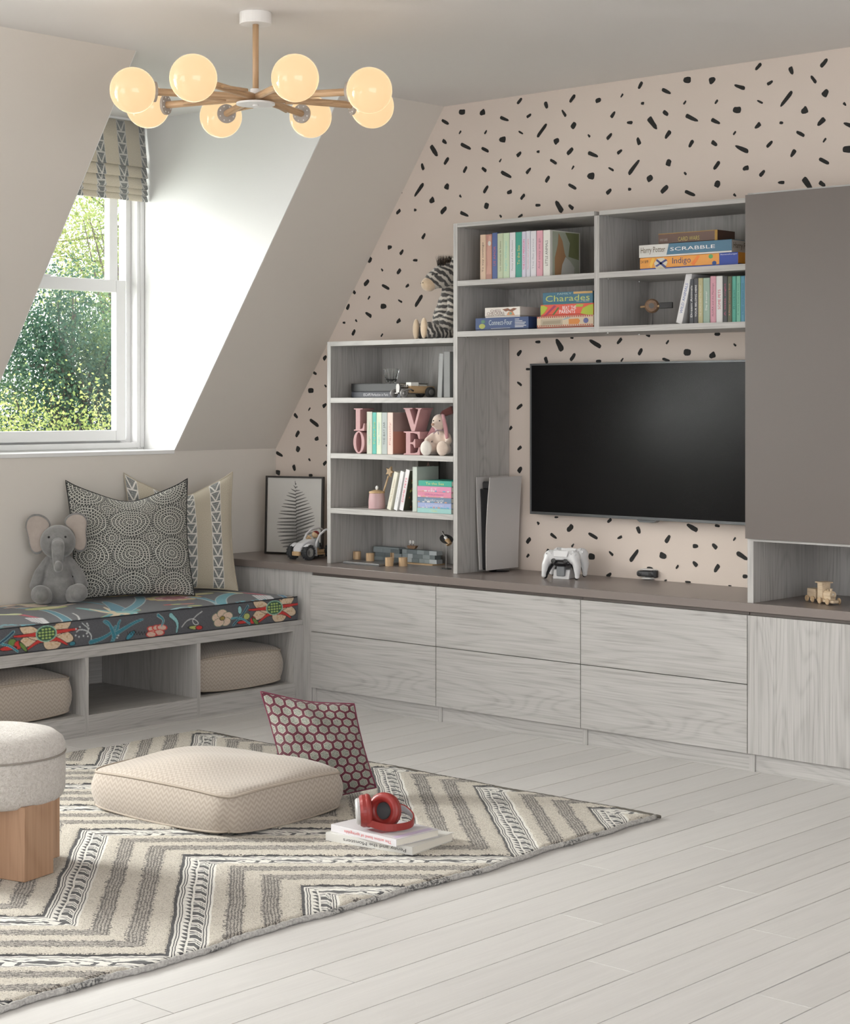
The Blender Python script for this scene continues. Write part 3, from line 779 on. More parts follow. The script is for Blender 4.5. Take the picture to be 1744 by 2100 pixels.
for sh in (0,):
    for px, py, rx, ry, a, c in ((505, 1264, .010, .013, 0, OL), (518, 1272, .009, .015, .4, RD), (497, 1276, .017, .006, 0, RD), (524, 1275, .014, .007, .7, GR), (24, 1318, .011, .014, 0, GR), (36, 1323, .010, .015, .5, RD), (15, 1330, .020, .008, 0, RD), (47, 1327, .014, .007, .8, GR), (491, 1251, .006, .016, 0, LT), (399, 1287, .018, .007, .1, OL), (408, 1287, .010, .008, .1, RD), (267, 1303, .014, .010, -.6, (.04, .22, .30)), (148, 1320, .008, .008, 0, TL)):
        ell(*fp(px, py), rx*1.7, ry, a, c, BG)
    # small five petal flower
    cx, cy = fp(455, 1268)
    for k in range(5):
        an = 2*PI*k/5+.3; ell(cx+.032*math.cos(an), cy+.020*math.sin(an), .027, .017, 0, (.60, .46, .36), (.10, .16, .10), .002)
    ell(cx, cy, .013, .008, 0, (.30, .22, .05), BG)
    # red bud cluster
    for px, py in ((312, 1290), (322, 1288), (331, 1287), (316, 1298), (326, 1297), (310, 1301)):
        ell(*fp(px, py), .023, .010, .15, (.60, .42, .34), RD, .003)
    poly_stroke([fp(x, y) for x, y in ((508, 1243), (495, 1262), (478, 1282))], .0035, NV, LT, .0016, False)
    poly_stroke([fp(x, y) for x, y in ((474, 1268), (494, 1267), (512, 1279))], .0028, TL, LT, .0014, False)
    poly_stroke([fp(x, y) for x, y in ((27, 1296), (12, 1310), (-5, 1322))], .0045, NV, LT, .0016, False)
    poly_stroke([fp(x, y) for x, y in ((3, 1321), (20, 1325), (36, 1336))], .003, TL, LT, .0014, False)
    poly_stroke([fp(x, y) for x, y in ((372, 1286), (382, 1272), (396, 1268), (408, 1278), (400, 1283), (392, 1273), (402, 1262), (414, 1254))], .0016, WH, None, 0, False)
    poly_stroke([fp(x, y) for x, y in ((350, 1262), (364, 1276), (362, 1297))], .010, LT, BG)
    poly_stroke([fp(x, y) for x, y in ((324, 1262), (336, 1271), (330, 1284))], .006, TL, (.4, .5, .5), .002)
    poly_stroke([fp(x, y) for x, y in ((168, 1278), (182, 1290), (176, 1300))], .0022, (.45, .47, .48), None, 0, False)
    poly_stroke([fp(x, y) for x, y in ((156, 1296), (162, 1290), (180, 1294), (188, 1306), (184, 1316))], .0026, (.45, .47, .48), None, 0, False)
    for px, py in ((178, 1279), (180, 1283), (181, 1289), (163, 1286), (155, 1290), (154, 1303), (161, 1306), (170, 1304), (177, 1299), (179, 1305), (244, 1292), (243, 1297), (242, 1303), (240, 1308)):
        ell(*fp(px, py), .0042, .0035, 0, (.50, .51, .52))
    # branching teal stem
    for a in (((230, 1318), (236, 1298), (228, 1285), (212, 1275)), ((232, 1310), (240, 1290), (242, 1278), (246, 1272)), ((236, 1300), (252, 1290), (275, 1276), (292, 1270)), ((186, 1317), (206, 1311), (228, 1298), (236, 1284)), ((234, 1306), (228, 1290), (222, 1276), (214, 1273))):
        poly_stroke([fp(x, y) for x, y in a], .0085, TL, (.18, .30, .34), .002)
    for px in range(262, 302, 6):
        q = fp(px, 1302); poly_stroke([q, (q[0]-.010, q[1]+.012)], .0012, BG, None, 0, False); poly_stroke([q, (q[0]+.006, q[1]+.014)], .0012, BG, None, 0, False)
# top surface
front_keep = col[:, :37].copy()
def ts(pts, w, c, out=None, ow=.003, taper=True): poly_stroke([tp_(x, y) for x, y in pts], w, c, out, ow, taper)
def te(px, py, rx, ry, a, c, out=None, ow=.003): ell(*tp_(px, py), rx, ry, a, c, out, ow)
# teal leaf shape with pale heart
ts([(262, 1252), (235, 1262), (200, 1270)], .050, (.06, .26, .30), (.36, .44, .13), .004, True)
ts([(262, 1256), (220, 1256), (160, 1249)], .042, (.16, .40, .40), (.05, .1, .12), .003)
ts([(255, 1258), (222, 1258), (185, 1251)], .024, (.62, .52, .36), None)
ts([(245, 1258), (228, 1264), (212, 1267)], .016, (.62, .52, .36), None)
ts([(240, 1260), (224, 1252), (213, 1247)], .014, (.62, .52, .36), None)
ts([(246, 1252), (232, 1244), (215, 1236)], .040, (.05, .20, .28), (.5, .5, .5), .002)
ts([(262, 1252), (282, 1242), (290, 1232), (286, 1226)], .020, (.06, .24, .32), (.5, .55, .55), .003, False)
ts([(150, 1236), (180, 1236), (212, 1242)], .016, (.06, .24, .30), (.02, .05, .08), .003)
# left hand stems and birds
ts([(145, 1277), (128, 1265), (92, 1252), (40, 1249), (-40, 1240)], .020, (.05, .22, .30), (.50, .56, .56), .004)
te(95, 1249, .10, .045, 0, OL, (.12, .14, .04)); te(100, 1249, .05, .02, 0, (.62, .56, .30))
ts([(150, 1240), (118, 1246), (100, 1247)], .014, CR, None)
for k in range(4):
    ts([(34+k*4, 1262+k*.3), (66+k*3, 1267+k*.4)], .010, (.50, .05, .10), (.2, .01, .03), .002, False)
for k in range(5): ts([(58+k*6, 1269), (72+k*6, 1275+k*.6)], .013, (.66, .66, .68), (.1, .1, .12), .002, False)
ts([(30, 1262), (5, 1263), (-60, 1262)], .030, (.58, .62, .34), BG)
ts([(110, 1277), (70, 1282), (20, 1287), (0, 1288)], .020, (.05, .22, .28), (.14, .30, .22), .003, False)
for k in range(26): te(2+k*4.2, 1282+random.uniform(-2.4, 2.4), .010, .008, 0, (.10, .33, .40))
ts([(76, 1244), (40, 1238), (-10, 1246), (-60, 1244)], .042, (.62, .50, .38), (.35, .20, .12), .004)
for k in range(16): te(random.uniform(-40, 76), random.uniform(1237, 1249), .02, .014, 0, (.45, .28, .20))
ts([(0, 1240), (40, 1235), (100, 1231), (150, 1230)], .028, (.45, .48, .20), (.1, .12, .05), .003)
ts([(40, 1240), (110, 1236), (150, 1233), (190, 1230)], .014, (.60, .60, .36), BG)
ts([(149, 1259), (161, 1264), (164, 1274)], .0035, WH, None, 0, False)
for x, y in ((279, 1257), (275, 1260), (283, 1259)): te(x, y, .010, .007, 0, WH)
# large scalloped medallions near the pillows
for mx_, my_ in ((236, 1219), (356, 1228), (300, 1208)):
    for k in range(14):
        q = tp_(mx_, my_); an = 2*PI*k/14
        ell(q[0]+.105*math.cos(an), q[1]+.085*math.sin(an), .026, .022, 0, (.50, .44, .16), (.45, .06, .05), .003)
    te(mx_, my_, .10, .082, 0, (.52, .46, .28)); te(mx_, my_, .088, .072, 0, (.42, .10, .12)); te(mx_, my_, .055, .045, 0, (.30, .05, .07), (.55, .25, .28), .006)
    for k in range(9):
        q = tp_(mx_, my_); an = 2*PI*k/9; ell(q[0]+.07*math.cos(an), q[1]+.056*math.sin(an), .012, .010, 0, (.62, .42, .42))
# right hand: leaves, bird, striped wing
for k in range(5): ts([(388+k*7, 1226+k*.5), (430+k*4, 1232+k), (452+k*4, 1243+k*.4)], .011, (.06, .26, .36), (.55, .6, .6), .0016)
ts([(342, 1255), (362, 1246), (390, 1244), (422, 1247)], .013, (.30, .50, .54), (.03, .08, .1), .003)
for x, y, c in ((350, 1241, RD), (372, 1250, RD), (392, 1249, OL), (365, 1240, OL), (384, 1239, (.5, .16, .12)), (400, 1242, OL), (347, 1253, GR)): te(x, y, .034, .014, .25, c)
ts([(455, 1237), (452, 1230), (462, 1222), (482, 1218)], .022, (.10, .34, .42), (.5, .6, .6), .003, False)
te(410, 1220, .075, .035, 0, (.50, .50, .22), (.14, .16, .05)); te(410, 1220, .045, .018, 0, (.64, .58, .36))
for k in range(5): ts([(498+k*5, 1217+k*.2), (530+k*3, 1220+k*.3)], .012, (.50, .07, .13), (.22, .02, .05), .002, False)
for k in range(5): ts([(524+k*6, 1222), (540+k*6, 1230+k*.4)], .015, (.66, .66, .68), (.1, .1, .12), .002, False)
ts([(490, 1218), (450, 1215), (410, 1213)], .020, (.60, .60, .40), (.2, .2, .1))
ts([(486, 1240), (520, 1234), (560, 1229)], .018, (.06, .24, .32), (.02, .05, .08), .003, False)
for k in range(20): te(486+k*3.6, 1234-k*.3+random.uniform(-2, 2), .009, .007, 0, (.10, .32, .40))
ts([(575, 1219), (592, 1227), (596, 1231)], .012, (.06, .20, .34), (.5, .6, .62), .003)
col[:, :37] = front_keep
tt = NT('embroidered_floral'); at = tt.n.new('ShaderNodeAttribute'); at.attribute_name = 'paint'
tt.base(at.outputs['Color']); tt.set(rough=.85, sheen=.15); weave(tt, tt.coords(), 900, .3)
t = thing('seat_cushion', 'long charcoal bench seat cushion embroidered with bright flowers, leaves and birds', 'cushion', (XC1/2, YC0-LN/2, ZB))
V = np.stack([Xg-t.location.x, Yg-t.location.y, Zg-t.location.z+.0003], -1)
grid_mesh('cover', V, tt.m, t, None, col=col)
pl_ = P(0, 0, z=2)
M_nvp = plain((.02, .022, .028), .8)
xe, ze = prof(t_, np.zeros_like(t_)); loop = [(x-t.location.x, YC0-t.location.y, z-t.location.z) for x, z in zip(xe, ze)]
n_ = len(loop)
e_ = MB().add(loop+[(.004-t.location.x, YC0-t.location.y, .0003)], [tuple(range(n_+1))])
xe2, ze2 = prof(t_, np.full_like(t_, LN)); 
e_.build('end_face', tt.m, t)
MB().box(-XC1/2+.006, XC1/2-.004, -LN/2+.004, LN/2-.002, .0002, .09).build('filling', M_nvp, t)
for zz in (0.0015, hf-.002):
    MB().tube([(XC1-.001-t.location.x, YC0-t.location.y, zz), (XC1-.001-t.location.x, YC0-LN-t.location.y, zz)], .0022, 6).build('piping', M_nvp, t)

# ------------------------------------------------------------------ the two pillows on the bench
def mandala(t, u, v):
    uv = t.combine(u, v); wob = t.noise(uv, 14, 2)
    w2 = t.noise(t.combine(v+3.0, u+1.0), 14, 2)
    x = (u+(wob-.5)*.030+.02)/.187; y = (v+(w2-.5)*.030+.045)/.152
    fx = x.frac()-.5; fy = y.frac()-.5
    r = (fx*fx+fy*fy).sqrt()*1.0
    a = fy.atan2(fx)
    ring = (r/.088)
    k = ring.floor(); fr = ring.frac()
    line = fr.gt(.66)                                         # pale circles
    teeth = ((a*(k*8.0+6.0)/(2*PI)).frac()).gt(.55)*fr.band(.10, .50)
    inside = r.lt(.50)
    gx = (x+.5).frac()-.5; gy = (y+.5).frac()-.5; r2 = (gx*gx+gy*gy).sqrt(); a2 = gy.atan2(gx); g = (r2/.075).frac(); k2 = (r2/.075).floor()
    out_t = g.gt(.68).max(((a2*(k2*7.0+6.0)/(2*PI)).frac()).gt(.55)*g.band(.1, .5))
    pat = (line.max(teeth))*inside+(out_t*(1.0-inside))
    core = r.lt(.036)
    n = t.noise(uv, 180, 3, .7)
    f = (pat*.8+n*.5-.17)
    return t.ramp(f, [(.24, (.030, .032, .032)), (.62, (.34, .34, .31)), (.95, (.52, .51, .46))])
tt = uvmat('mandala_print', mandala); c_ = tt.n.new('ShaderNodeTexCoord'); weave(tt, c_.outputs['UV'], 420, .4, .001); M_mand = tt.m
M_blackp = plain((.02, .02, .02), .8); M_linp = plain((.42, .37, .29), .9)
# facing the room (+x), leaning on the wall; local X -> world -y.. right, local Z -> world +x
def lean(yaw, tilt, roll=0.0):
    Rz = Matrix.Rotation(yaw, 3, 'Z'); B_ = Matrix(((0, 0, 1), (1, 0, 0), (0, 1, 0)))   # X->y, Y->z, Z->x
    return (Rz @ Matrix.Rotation(-tilt, 3, 'Y') @ Matrix.Rotation(roll, 3, 'X') @ B_).to_euler()
pillow('pillow', 'white and black mandala printed pillow between the toy elephant and the striped pillow', .545, .50, .15, M_mand, M_blackp, (.218, -1.070, .720), lean(-.45, .25), pinch=.07, chop=.055, tip=.03, seed=3)
pillow('pillow', 'linen pillow with dark triangle stripes leaning on the wall nearest the worktop', .50, .52, .13, M_tri, M_linp, (.185, -.755, .729), lean(-.50, .20), pinch=.08, chop=.065, tip=.03, seed=5)

# hexagon print pillow standing behind the floor cushion
def hexes(t, u, v):
    s = .034; uv = t.combine(u, v)
    x = u/s; y = v/(s*1.732)
    def cell(ox, oy):
        fx = (x+ox).frac()-.5; fy = ((y+oy).frac()-.5)*1.732
        ax, ay = fx.abs(), fy.abs()
        d = ax.max(ax*.5+ay*.866)
        an = fy.atan2(fx); vein = ((an*6.0/PI).frac()-.5).abs().lt(.10)
        return d, vein
    d1, v1 = cell(0, 0); d2, v2 = cell(.5, .5)
    use = d1.lt(d2); d = d1.min(d2); vein = v1*use+v2*(1.0-use)
    n = t.noise(uv, 200, 3, .7)
    leaf = t.ramp(n+vein*.35, [(.3, (.09, .10, .08)), (.55, (.21, .225, .19)), (.8, (.42, .42, .37))])
    base = t.ramp(n, [(.3, (.07, .011, .022)), (.7, (.12, .022, .040))])
    rim = d.band(.345, .375)
    return t.mix(d.lt(.375), base, t.mix(rim, leaf, (.46, .44, .38)))
tt = uvmat('hexagon_print', hexes); c_ = tt.n.new('ShaderNodeTexCoord'); weave(tt, c_.outputs['UV'], 500, .3); M_hex = tt.m
q = P(640, 1560, z=.20)
HEXQ = P(660, 1648, z=.02)
def face_cam(yaw, tilt, roll=0.0):
    """rotation of a standing panel whose local Z looks along -FWD turned by yaw"""
    a = math.atan2(-FWD.y, -FWD.x)+yaw
    B_ = Matrix(((0, 0, 1), (1, 0, 0), (0, 1, 0)))
    return (Matrix.Rotation(a, 3, 'Z') @ Matrix.Rotation(-tilt, 3, 'Y') @ Matrix.Rotation(roll, 3, 'X') @ B_).to_euler()
pillow('pillow', 'dark red pillow printed with grey hexagons, propped behind the floor cushion', .290, .345, .14, M_hex, plain((.16, .03, .06), .8), (2.215, -1.862, .180), face_cam(.05, .22, .26), pinch=.045, chop=.006, tip=.0, seed=8, wr=.014, slump=.42)

# ------------------------------------------------------------------ rug
RUGX0, RUGX1, RUGY0, RUGY1 = .95, 3.185, -4.25, -1.315
t = NT('chevron_wool'); px_, py_, pz_ = t.xyz(t.coords('Object'))
vec = t.coords('Object')
wx = (t.noise(vec, 9, 3)-.5)*.030; wn = (t.noise(vec, 120, 2)-.5)*.014
y_ = py_+3.312
arm = (y_/1.288).frac()                       # 0..1 over a whole zigzag
zig = ((arm-.5).abs()*2.0-1.0)*.70            # 0 at arm 0/1, -.70 at .5
u = px_-3.17-zig+wx*.8+4.9
k = (u/.490).frac()*.490                      # 0..0.49 through the repeat
ku = k+wn
fall = arm.lt(.5)                             # arms the camera sees lengthwise
sl_ = y_
blk = k.lt(.012); cream1 = ku.gt(.145)
def ln(c, w=.0022): return (k-c).abs().lt(w)
lines = ln(.022).max(ln(.032)).max(ln(.122)).max(ln(.133))
# triangle row .040 - .066
tr_ = k.band(.040, .064); a_ = (k-.040)/.024; tf = ((sl_/.022).frac()-.5).abs()*2.0
tri_ = tr_*(tf.lt(a_*.9))
# ladder of chevrons .070 - .115
ld = k.band(.072, .116); b_ = ((k-.094).abs()/.022)
lf = ((sl_+b_*.010)/.046).frac()
lad = ld*(lf.lt(.40).max(lf.band(.52, .60)).max(lf.band(.72, .80)))
# diamonds on the other arms
dm = k.band(.050, .116); c2 = ((k-.083).abs()/.033); df = ((sl_/.150).frac()-.5).abs()*2.0
dia = dm*((df+c2).lt(.62).max((((sl_+c2*.022)/.030).frac()).lt(.30)*df.gt(.55)).max(c2.gt(.72)*((sl_/.07).frac().lt(.6))*c2.lt(.9)))
flat_ = k.lt(.145)
pat = blk.max(lines).max(((tri_.max(lad))*fall).max(dia*(1.0-fall)))
# speckled grey double stripes in the pile
sp = t.noise(vec, 210, 2, .8); sp2 = t.noise(t.coords('Object', (1, 1, 1), (0, 0, .8)), 150, 2, .7)
z1 = ku.band(.205, .265); z2 = ku.band(.340, .405)
ez = (ku-.205).abs().lt(.006).max((ku-.340).abs().lt(.005))
edge_k = ((ku-.205).abs().lt(.012)).max((ku-.265).abs().lt(.008)).max((ku-.34).abs().lt(.010)).max((ku-.405).abs().lt(.009)).max((ku-.490).abs().lt(.006))
rib = ((ku/.0125).frac()).gt(.66)
spk = (z1.max(z2))*((sp+rib*.20).gt(.56)*.8+.13)
spk = spk.max(edge_k*sp2.gt(.545)*.95)
spk = spk.max(blk*.9)
n3 = t.noise(vec, 260, 3, .7)
wool = t.ramp(n3, [(.30, (.21, .18, .14)), (.45, (.54, .495, .42)), (.72, (.73, .685, .60))])
grey = t.mix(z1.max(z2)*.32, wool, (.34, .31, .29))
patc = t.mix(pat, (.68, .66, .61), (.035, .034, .036))
colr = t.mix(flat_, t.mix(spk, grey, (.055, .045, .04)), patc)
t.base(colr); t.set(rough=.95, sheen=.2)
M_rug = t.m
t.bump(n3*(1.0-flat_)+sp*.5-pat*.4, .7, .006)
nx, ny = 300, 380
xs, ys = np.linspace(RUGX0, RUGX1, nx), np.linspace(RUGY0, RUGY1, ny)
XX, YY = np.meshgrid(xs, ys, indexing='ij')
wob = lambda s, a, b: np.sin(s*a+b)
edge_w = .008*np.sin(YY*5.1)+.006*np.sin(YY*11.3+1)+.003*np.sin(YY*31)
XX = XX+edge_w*np.clip((XX-RUGX0)/(RUGX1-RUGX0), 0, 1)**4
YY = YY+(.006*np.sin(XX*6+2)+.003*np.sin(XX*19))*np.clip((YY-RUGY0)/(RUGY1-RUGY0), 0, 1)**4
pile = rng.random(XX.shape); 
arm_ = ((YY+3.312)/1.288) % 1; zg = (np.abs(arm_-.5)*2-1)*.70; kk = ((XX-3.17-zg+4.9)/.490 % 1)*.490
ZZ = .0115+np.where(kk < .145, 0, .0045)+pile*.0022
dE = np.minimum(np.minimum(xs-xs[0], xs[-1]-xs)[:, None], np.minimum(ys-ys[0], ys[-1]-ys)[None, :])
ZZ = ZZ*np.clip(dE/.012, 0, 1)**.5
root = thing('rug', 'cream wool rug with black and grey woven chevrons on the white floor', 'rug', (0, 0, .0006))
V = np.stack([XX, YY, ZZ], -1)
grid_mesh('pile', V, M_rug, root)
# rolled grey edge binding and dark selvedge
tt = NT('rug_binding'); n = tt.noise(tt.coords(), 150, 3); m_ = tt.noise(tt.coords(), 6, 2)
tt.base(tt.mix(m_.gt(.56), tt.ramp(n, [(.3, (.30, .29, .28)), (.7, (.52, .51, .49))]), tt.ramp(n, [(.40, (.10, .10, .10)), (.6, (.45, .44, .42))])))
tt.set(rough=.95); tt.bump(n, .8, .004)
E_ = [(RUGX1+.004+.008*math.sin(y*5.1)+.006*math.sin(y*11.3+1)+.003*math.sin(y*31), y, .007) for y in np.linspace(RUGY0, RUGY1, 240)]
MB().tube(E_, [.0075+.0012*math.sin(i*1.9)+.0007*random.random() for i in range(240)], 9).build('binding', tt.m, root, smooth=True)
E2 = [(x, RUGY1+.006*math.sin(x*6+2)+.003*math.sin(x*19)+.002, .009) for x in np.linspace(RUGX0, RUGX1+.012, 200)]
MB().tube(E2, [.0052+.001*random.random() for i in range(200)], 7).build('selvedge', plain((.10, .09, .075), .9), root, smooth=True)

# ------------------------------------------------------------------ stool
tt = NT('boucle'); n = tt.noise(tt.coords(), 130, 3, .7, 1.0); n2 = tt.noise(tt.coords('Object', (1, 1, 1), (.5, .5, .5)), 60, 2)
tt.base(tt.ramp(n, [(.3, (.44, .40, .36)), (.5, (.58, .54, .50)), (.7, (.66, .625, .585))])); tt.set(rough=.95, sheen=.3); tt.bump(n+n2*.5, .9, .006)
M_bou = tt.m
sc_ = CAM+(FWD+RGT*((-14-CPX)/FPX))*5.13; 
t = thing('stool', 'round boucle stool with chunky wooden block legs at the left edge', 'stool', (sc_.x, sc_.y, .0185), rz=math.atan2(-FWD.y, -FWD.x)+.0)
R_ = .200
MB().lathe([(0, .195), (R_-.02, .195), (R_-.008, .203), (R_, .222), (R_+.001, .28), (R_, .318), (R_-.003, .325)], 56).build('drum', M_bou, t, smooth=True)
MB().lathe([(R_-.004, .322), (R_+.001, .330), (R_+.001, .345), (R_-.006, .362), (R_-.03, .380), (R_-.08, .392), (0, .397)], 56).build('seat_pad', M_bou, t, smooth=True)
MB().tube([(math.cos(2*PI*k/64)*(R_+.0005), math.sin(2*PI*k/64)*(R_+.0005), .3255) for k in range(65)], .0025, 6).build('seam', plain((.28, .25, .22), .9), t, smooth=True)
M_leg = wood('z', (.30, .165, .095), (.43, .265, .165), 'beech_block', .45, .8)
for an in (math.radians(51), math.radians(141), math.radians(231), math.radians(321)):
    c_, s__ = math.cos(an), math.sin(an); Mx = Matrix.Translation((c_*.130, s__*.130, 0)) @ Matrix.Rotation(an+math.radians(10), 4, 'Z')
    MB().box(-.060, .060, -.060, .060, 0, .205, M=Mx).build('leg', M_leg, t, bevel=.002)
# ================================================================== books and boxed games
M_page = plain((.72, .69, .62), .9)
def ink(c): return plain(c, .6)
WHT, BLK, REDK = (.8, .8, .8), (.03, .03, .03), (.65, .03, .06)
def book(w, h, d, cover, label, title=None, tcol=BLK, group=None, art=None, th=None, vert=True, ext=None):
    """upright book, spine facing -y; origin at the base centre. w thickness, h height, d depth"""
    t = thing('book', label, 'book', group=group)
    m = plain(cover, .45); c = .0022
    mb = MB()
    mb.box(-w/2, -w/2+c, -d/2, d/2, 0, h); mb.box(w/2-c, w/2, -d/2, d/2, 0, h); mb.box(-w/2+c, w/2-c, -d/2, -d/2+c, 0, h)
    mb.build('cover', m, t, bevel=.0008)
    MB().box(-w/2+c, w/2-c, -d/2+c, d/2-.004, .003, h-.003).build('pages', M_page, t)
    if title:
        tl = th or (.62 if len(title) > 8 else .42)
        L = h*tl; ww = min(w*.42, L/len(title)*1.7)
        text(title, ink(tcol), t, (ww/2, -d/2, h*.5-L/2-.0), (0, 0, 1), (-1, 0, 0), L, ww, name='title')
    return t
def strip(px0, px1, y):
    a, b = P(px0, 800, y=y), P(px1, 800, y=y); return (a.x+b.x)/2, b.x-a.x
def zat(px, py, y): return P(px, py, y=y).z

# --- upper left box: picture books (zoom factor 5.45, origin 920, 440)
def zx(v): return 920+v/5.45
row = [(355, 418, 225, (.58, .42, .30), 'Yo voy conmigo', BLK, 'tan picture book at the left end of the top shelf row'),
       (419, 487, 222, (.40, .20, .16), None, BLK, 'book with a reddish face picture on its spine beside the tan one'),
       (489, 547, 203, (.06, .10, .26), 'US AMOR', (.45, .10, .12), 'dark blue book in the top shelf row'),
       (548, 611, 210, (.46, .52, .36), 'Los calcetines de Susana', (.12, .12, .08), 'pale sage book with dark handwriting title, right of the blue one'),
       (612, 681, 205, (.48, .60, .42), 'Night Whisper', (.25, .55, .50), 'light green book with a pale turquoise title in the top row'),
       (684, 749, 200, (.66, .65, .67), 'Penny and the Monsters', (.16, .16, .16), 'white book titled in thin grey script in the top row'),
       (751, 820, 195, (.03, .30, .22), 'To the Sea', (.55, .50, .15), 'deep green book with a gold title in the top shelf row'),
       (821, 867, 190, (.58, .56, .66), 'THE LOST PENGUIN', (.65, .03, .18), 'lilac book with a bold crimson title in the top row'),
       (869, 916, 183, (.60, .60, .66), 'The action band of springdale', (.55, .10, .14), 'pale grey book with a long small red title in the top row'),
       (919, 981, 182, (.66, .65, .68), 'The flat prince', (.35, .35, .40), 'off white book with a small grey title left of the pink one'),
       (985, 1054, 178, (.66, .34, .40), 'And away we go', (.30, .16, .20), 'rose pink book in the top shelf row')]
ZS = 1.8412
for a, b, top, c, title, tc, lab in row:
    x, w = strip(zx(a), zx(b), -.315)
    zt = zat(zx((a+b)/2), 440+top/5.45, -.315)
    t = book(w*.985, zt-ZS, .15, c, lab, title, tc, group='books in the top left box', th=.66 if title and len(title) > 12 else .42)
    t.location = (x, -.315+.075, ZS)
    if title is None:
        h = zt-ZS
        MB().prism([(-w*.42, h*.12), (w*.42, h*.12), (w*.42, h*.95), (0, h*.98), (-w*.3, h*.6), (-w*.2, h*.35)], (0, -.0755, 0), (1, 0, 0), (0, 0, 1), (0, -.0003, 0)).build('cover_picture', ink((.50, .28, .22)), t)
        MB().prism([(.014*math.cos(2*PI*k/16)*.6+.004, h*.80+.010*math.sin(2*PI*k/16)) for k in range(16)], (0, -.0760, 0), (1, 0, 0), (0, 0, 1), (0, -.0003, 0)).build('printed_eye', ink((.55, .55, .52)), t)
x, w = strip(zx(1060), zx(1137), -.315); zt = zat(zx(1100), 440+172/5.45, -.315)
t = book(w, zt-ZS, .20, (.70, .69, .64), 'thick cream book with its painted woodland cover showing, right end of the top row', 'LITTLE ANIMALS', BLK, group='books in the top left box', th=.55)
t.location = (x, -.315+.10, ZS); h = zt-ZS
sx = w/2
for nm, col_, pts in (('cover_picture', (.42, .45, .36), [(-.085, .004), (.092, .004), (.092, h-.004), (-.085, h-.004)]),
                      ('printed_foliage', (.20, .22, .10), [(.02, h*.45), (.09, h*.4), (.09, h*.98), (.0, h*.97), (.03, h*.75)]),
                      ('printed_animal', (.42, .24, .12), [(-.07, .006), (.0, .006), (.02, h*.30), (-.005, h*.52), (-.02, h*.78), (-.045, h*.95), (-.05, h*.7), (-.07, h*.4)]),
                      ('printed_light_fur', (.60, .60, .56), [(-.03, .006), (.055, .006), (.06, h*.22), (.03, h*.36), (.0, h*.44), (-.022, h*.26)])):
    k = {'cover_picture': 0, 'printed_foliage': 1, 'printed_animal': 2, 'printed_light_fur': 3}[nm]
    MB().prism(pts, (sx+.0001+k*.0003, 0, 0), (0, 1, 0), (0, 0, 1), (.0003, 0, 0)).build(nm, ink(col_), t)

# --- lower right box: second row of books (zoom 5.129, origin 1210, 420)
def zy(v): return 1210+v/5.129
ZS2 = 1.6283
row = [(1048, 1093, 780, (.045, .048, .058), 'Dream Animals', WHT, 'charcoal book with a thin white title, left end of the upright lower row'),
       (1096, 1139, 772, (.040, .040, .048), 'YOUR BELONG HERE', WHT, 'black book with a bold white title in the lower right row'),
       (1141, 1191, 770, (.42, .38, .20), 'THE WORLD AND THE NIGHT', (.60, .56, .42), 'olive yellow book in the lower right row'),
       (1193, 1265, 768, (.26, .36, .29), 'Day dreamer', (.66, .68, .64), 'sage green book with a white script title'),
       (1268, 1328, 750, (.58, .28, .34), 'FLORA and the Flamingo', (.14, .08, .10), 'pink book with dark lettering in the lower right row'),
       (1330, 1398, 748, (.64, .63, .62), 'SOME PETS', (.50, .03, .08), 'white book with a short red title in the lower right row'),
       (1402, 1449, 752, (.030, .032, .034), 'A little night', (.45, .06, .14), 'black book with a small crimson title'),
       (1451, 1496, 752, (.07, .08, .035), 'A Flower Company Book', (.50, .20, .14), 'dark olive book with an orange title'),
       (1498, 1541, 750, (.05, .32, .24), 'Rocket', (.02, .14, .12), 'sea green book with a dark green title'),
       (1543, 1587, 748, (.14, .42, .30), 'A very favorite book', (.04, .18, .14), 'mint green book near the tall cabinet'),
       (1589, 1631, 747, (.06, .26, .38), 'A little wanderers book', (.02, .12, .20), 'blue book near the tall cabinet'),
       (1633, 1672, 745, (.66, .60, .64), 'The action band of springdale', (.55, .08, .16), 'white book with a pink title touching the tall cabinet')]
for a, b, top, c, title, tc, lab in row:
    x, w = strip(zy(a), zy(b), -.30); zt = zat(zy((a+b)/2), 420+top/5.129, -.30)
    t = book(w*.985, zt-ZS2, .16, c, lab, title, tc, group='books in the lower right box', th=.70 if len(title) > 12 else .42); t.location = (x, -.22, ZS2)
# leaning white one
x0 = P(zy(905), 800, y=-.30).x; x1 = P(zy(1022), 800, y=-.30).x; hL = .195; wL = P(zy(972), 800, y=-.30).x-x0
t = book(wL*.95, hL, .16, (.68, .67, .67), 'white book leaning against the charcoal one', 'WILD ANIMALS', (.10, .16, .40), group='books in the lower right box', th=.6)
ang = math.asin(min(.9, (x1-x0-.004)/hL)); t.rotation_euler = (0, ang, 0); t.location = (x0+wL*.475*math.cos(ang)+.001, -.22, ZS2+wL*.475*math.sin(ang)+.0005)

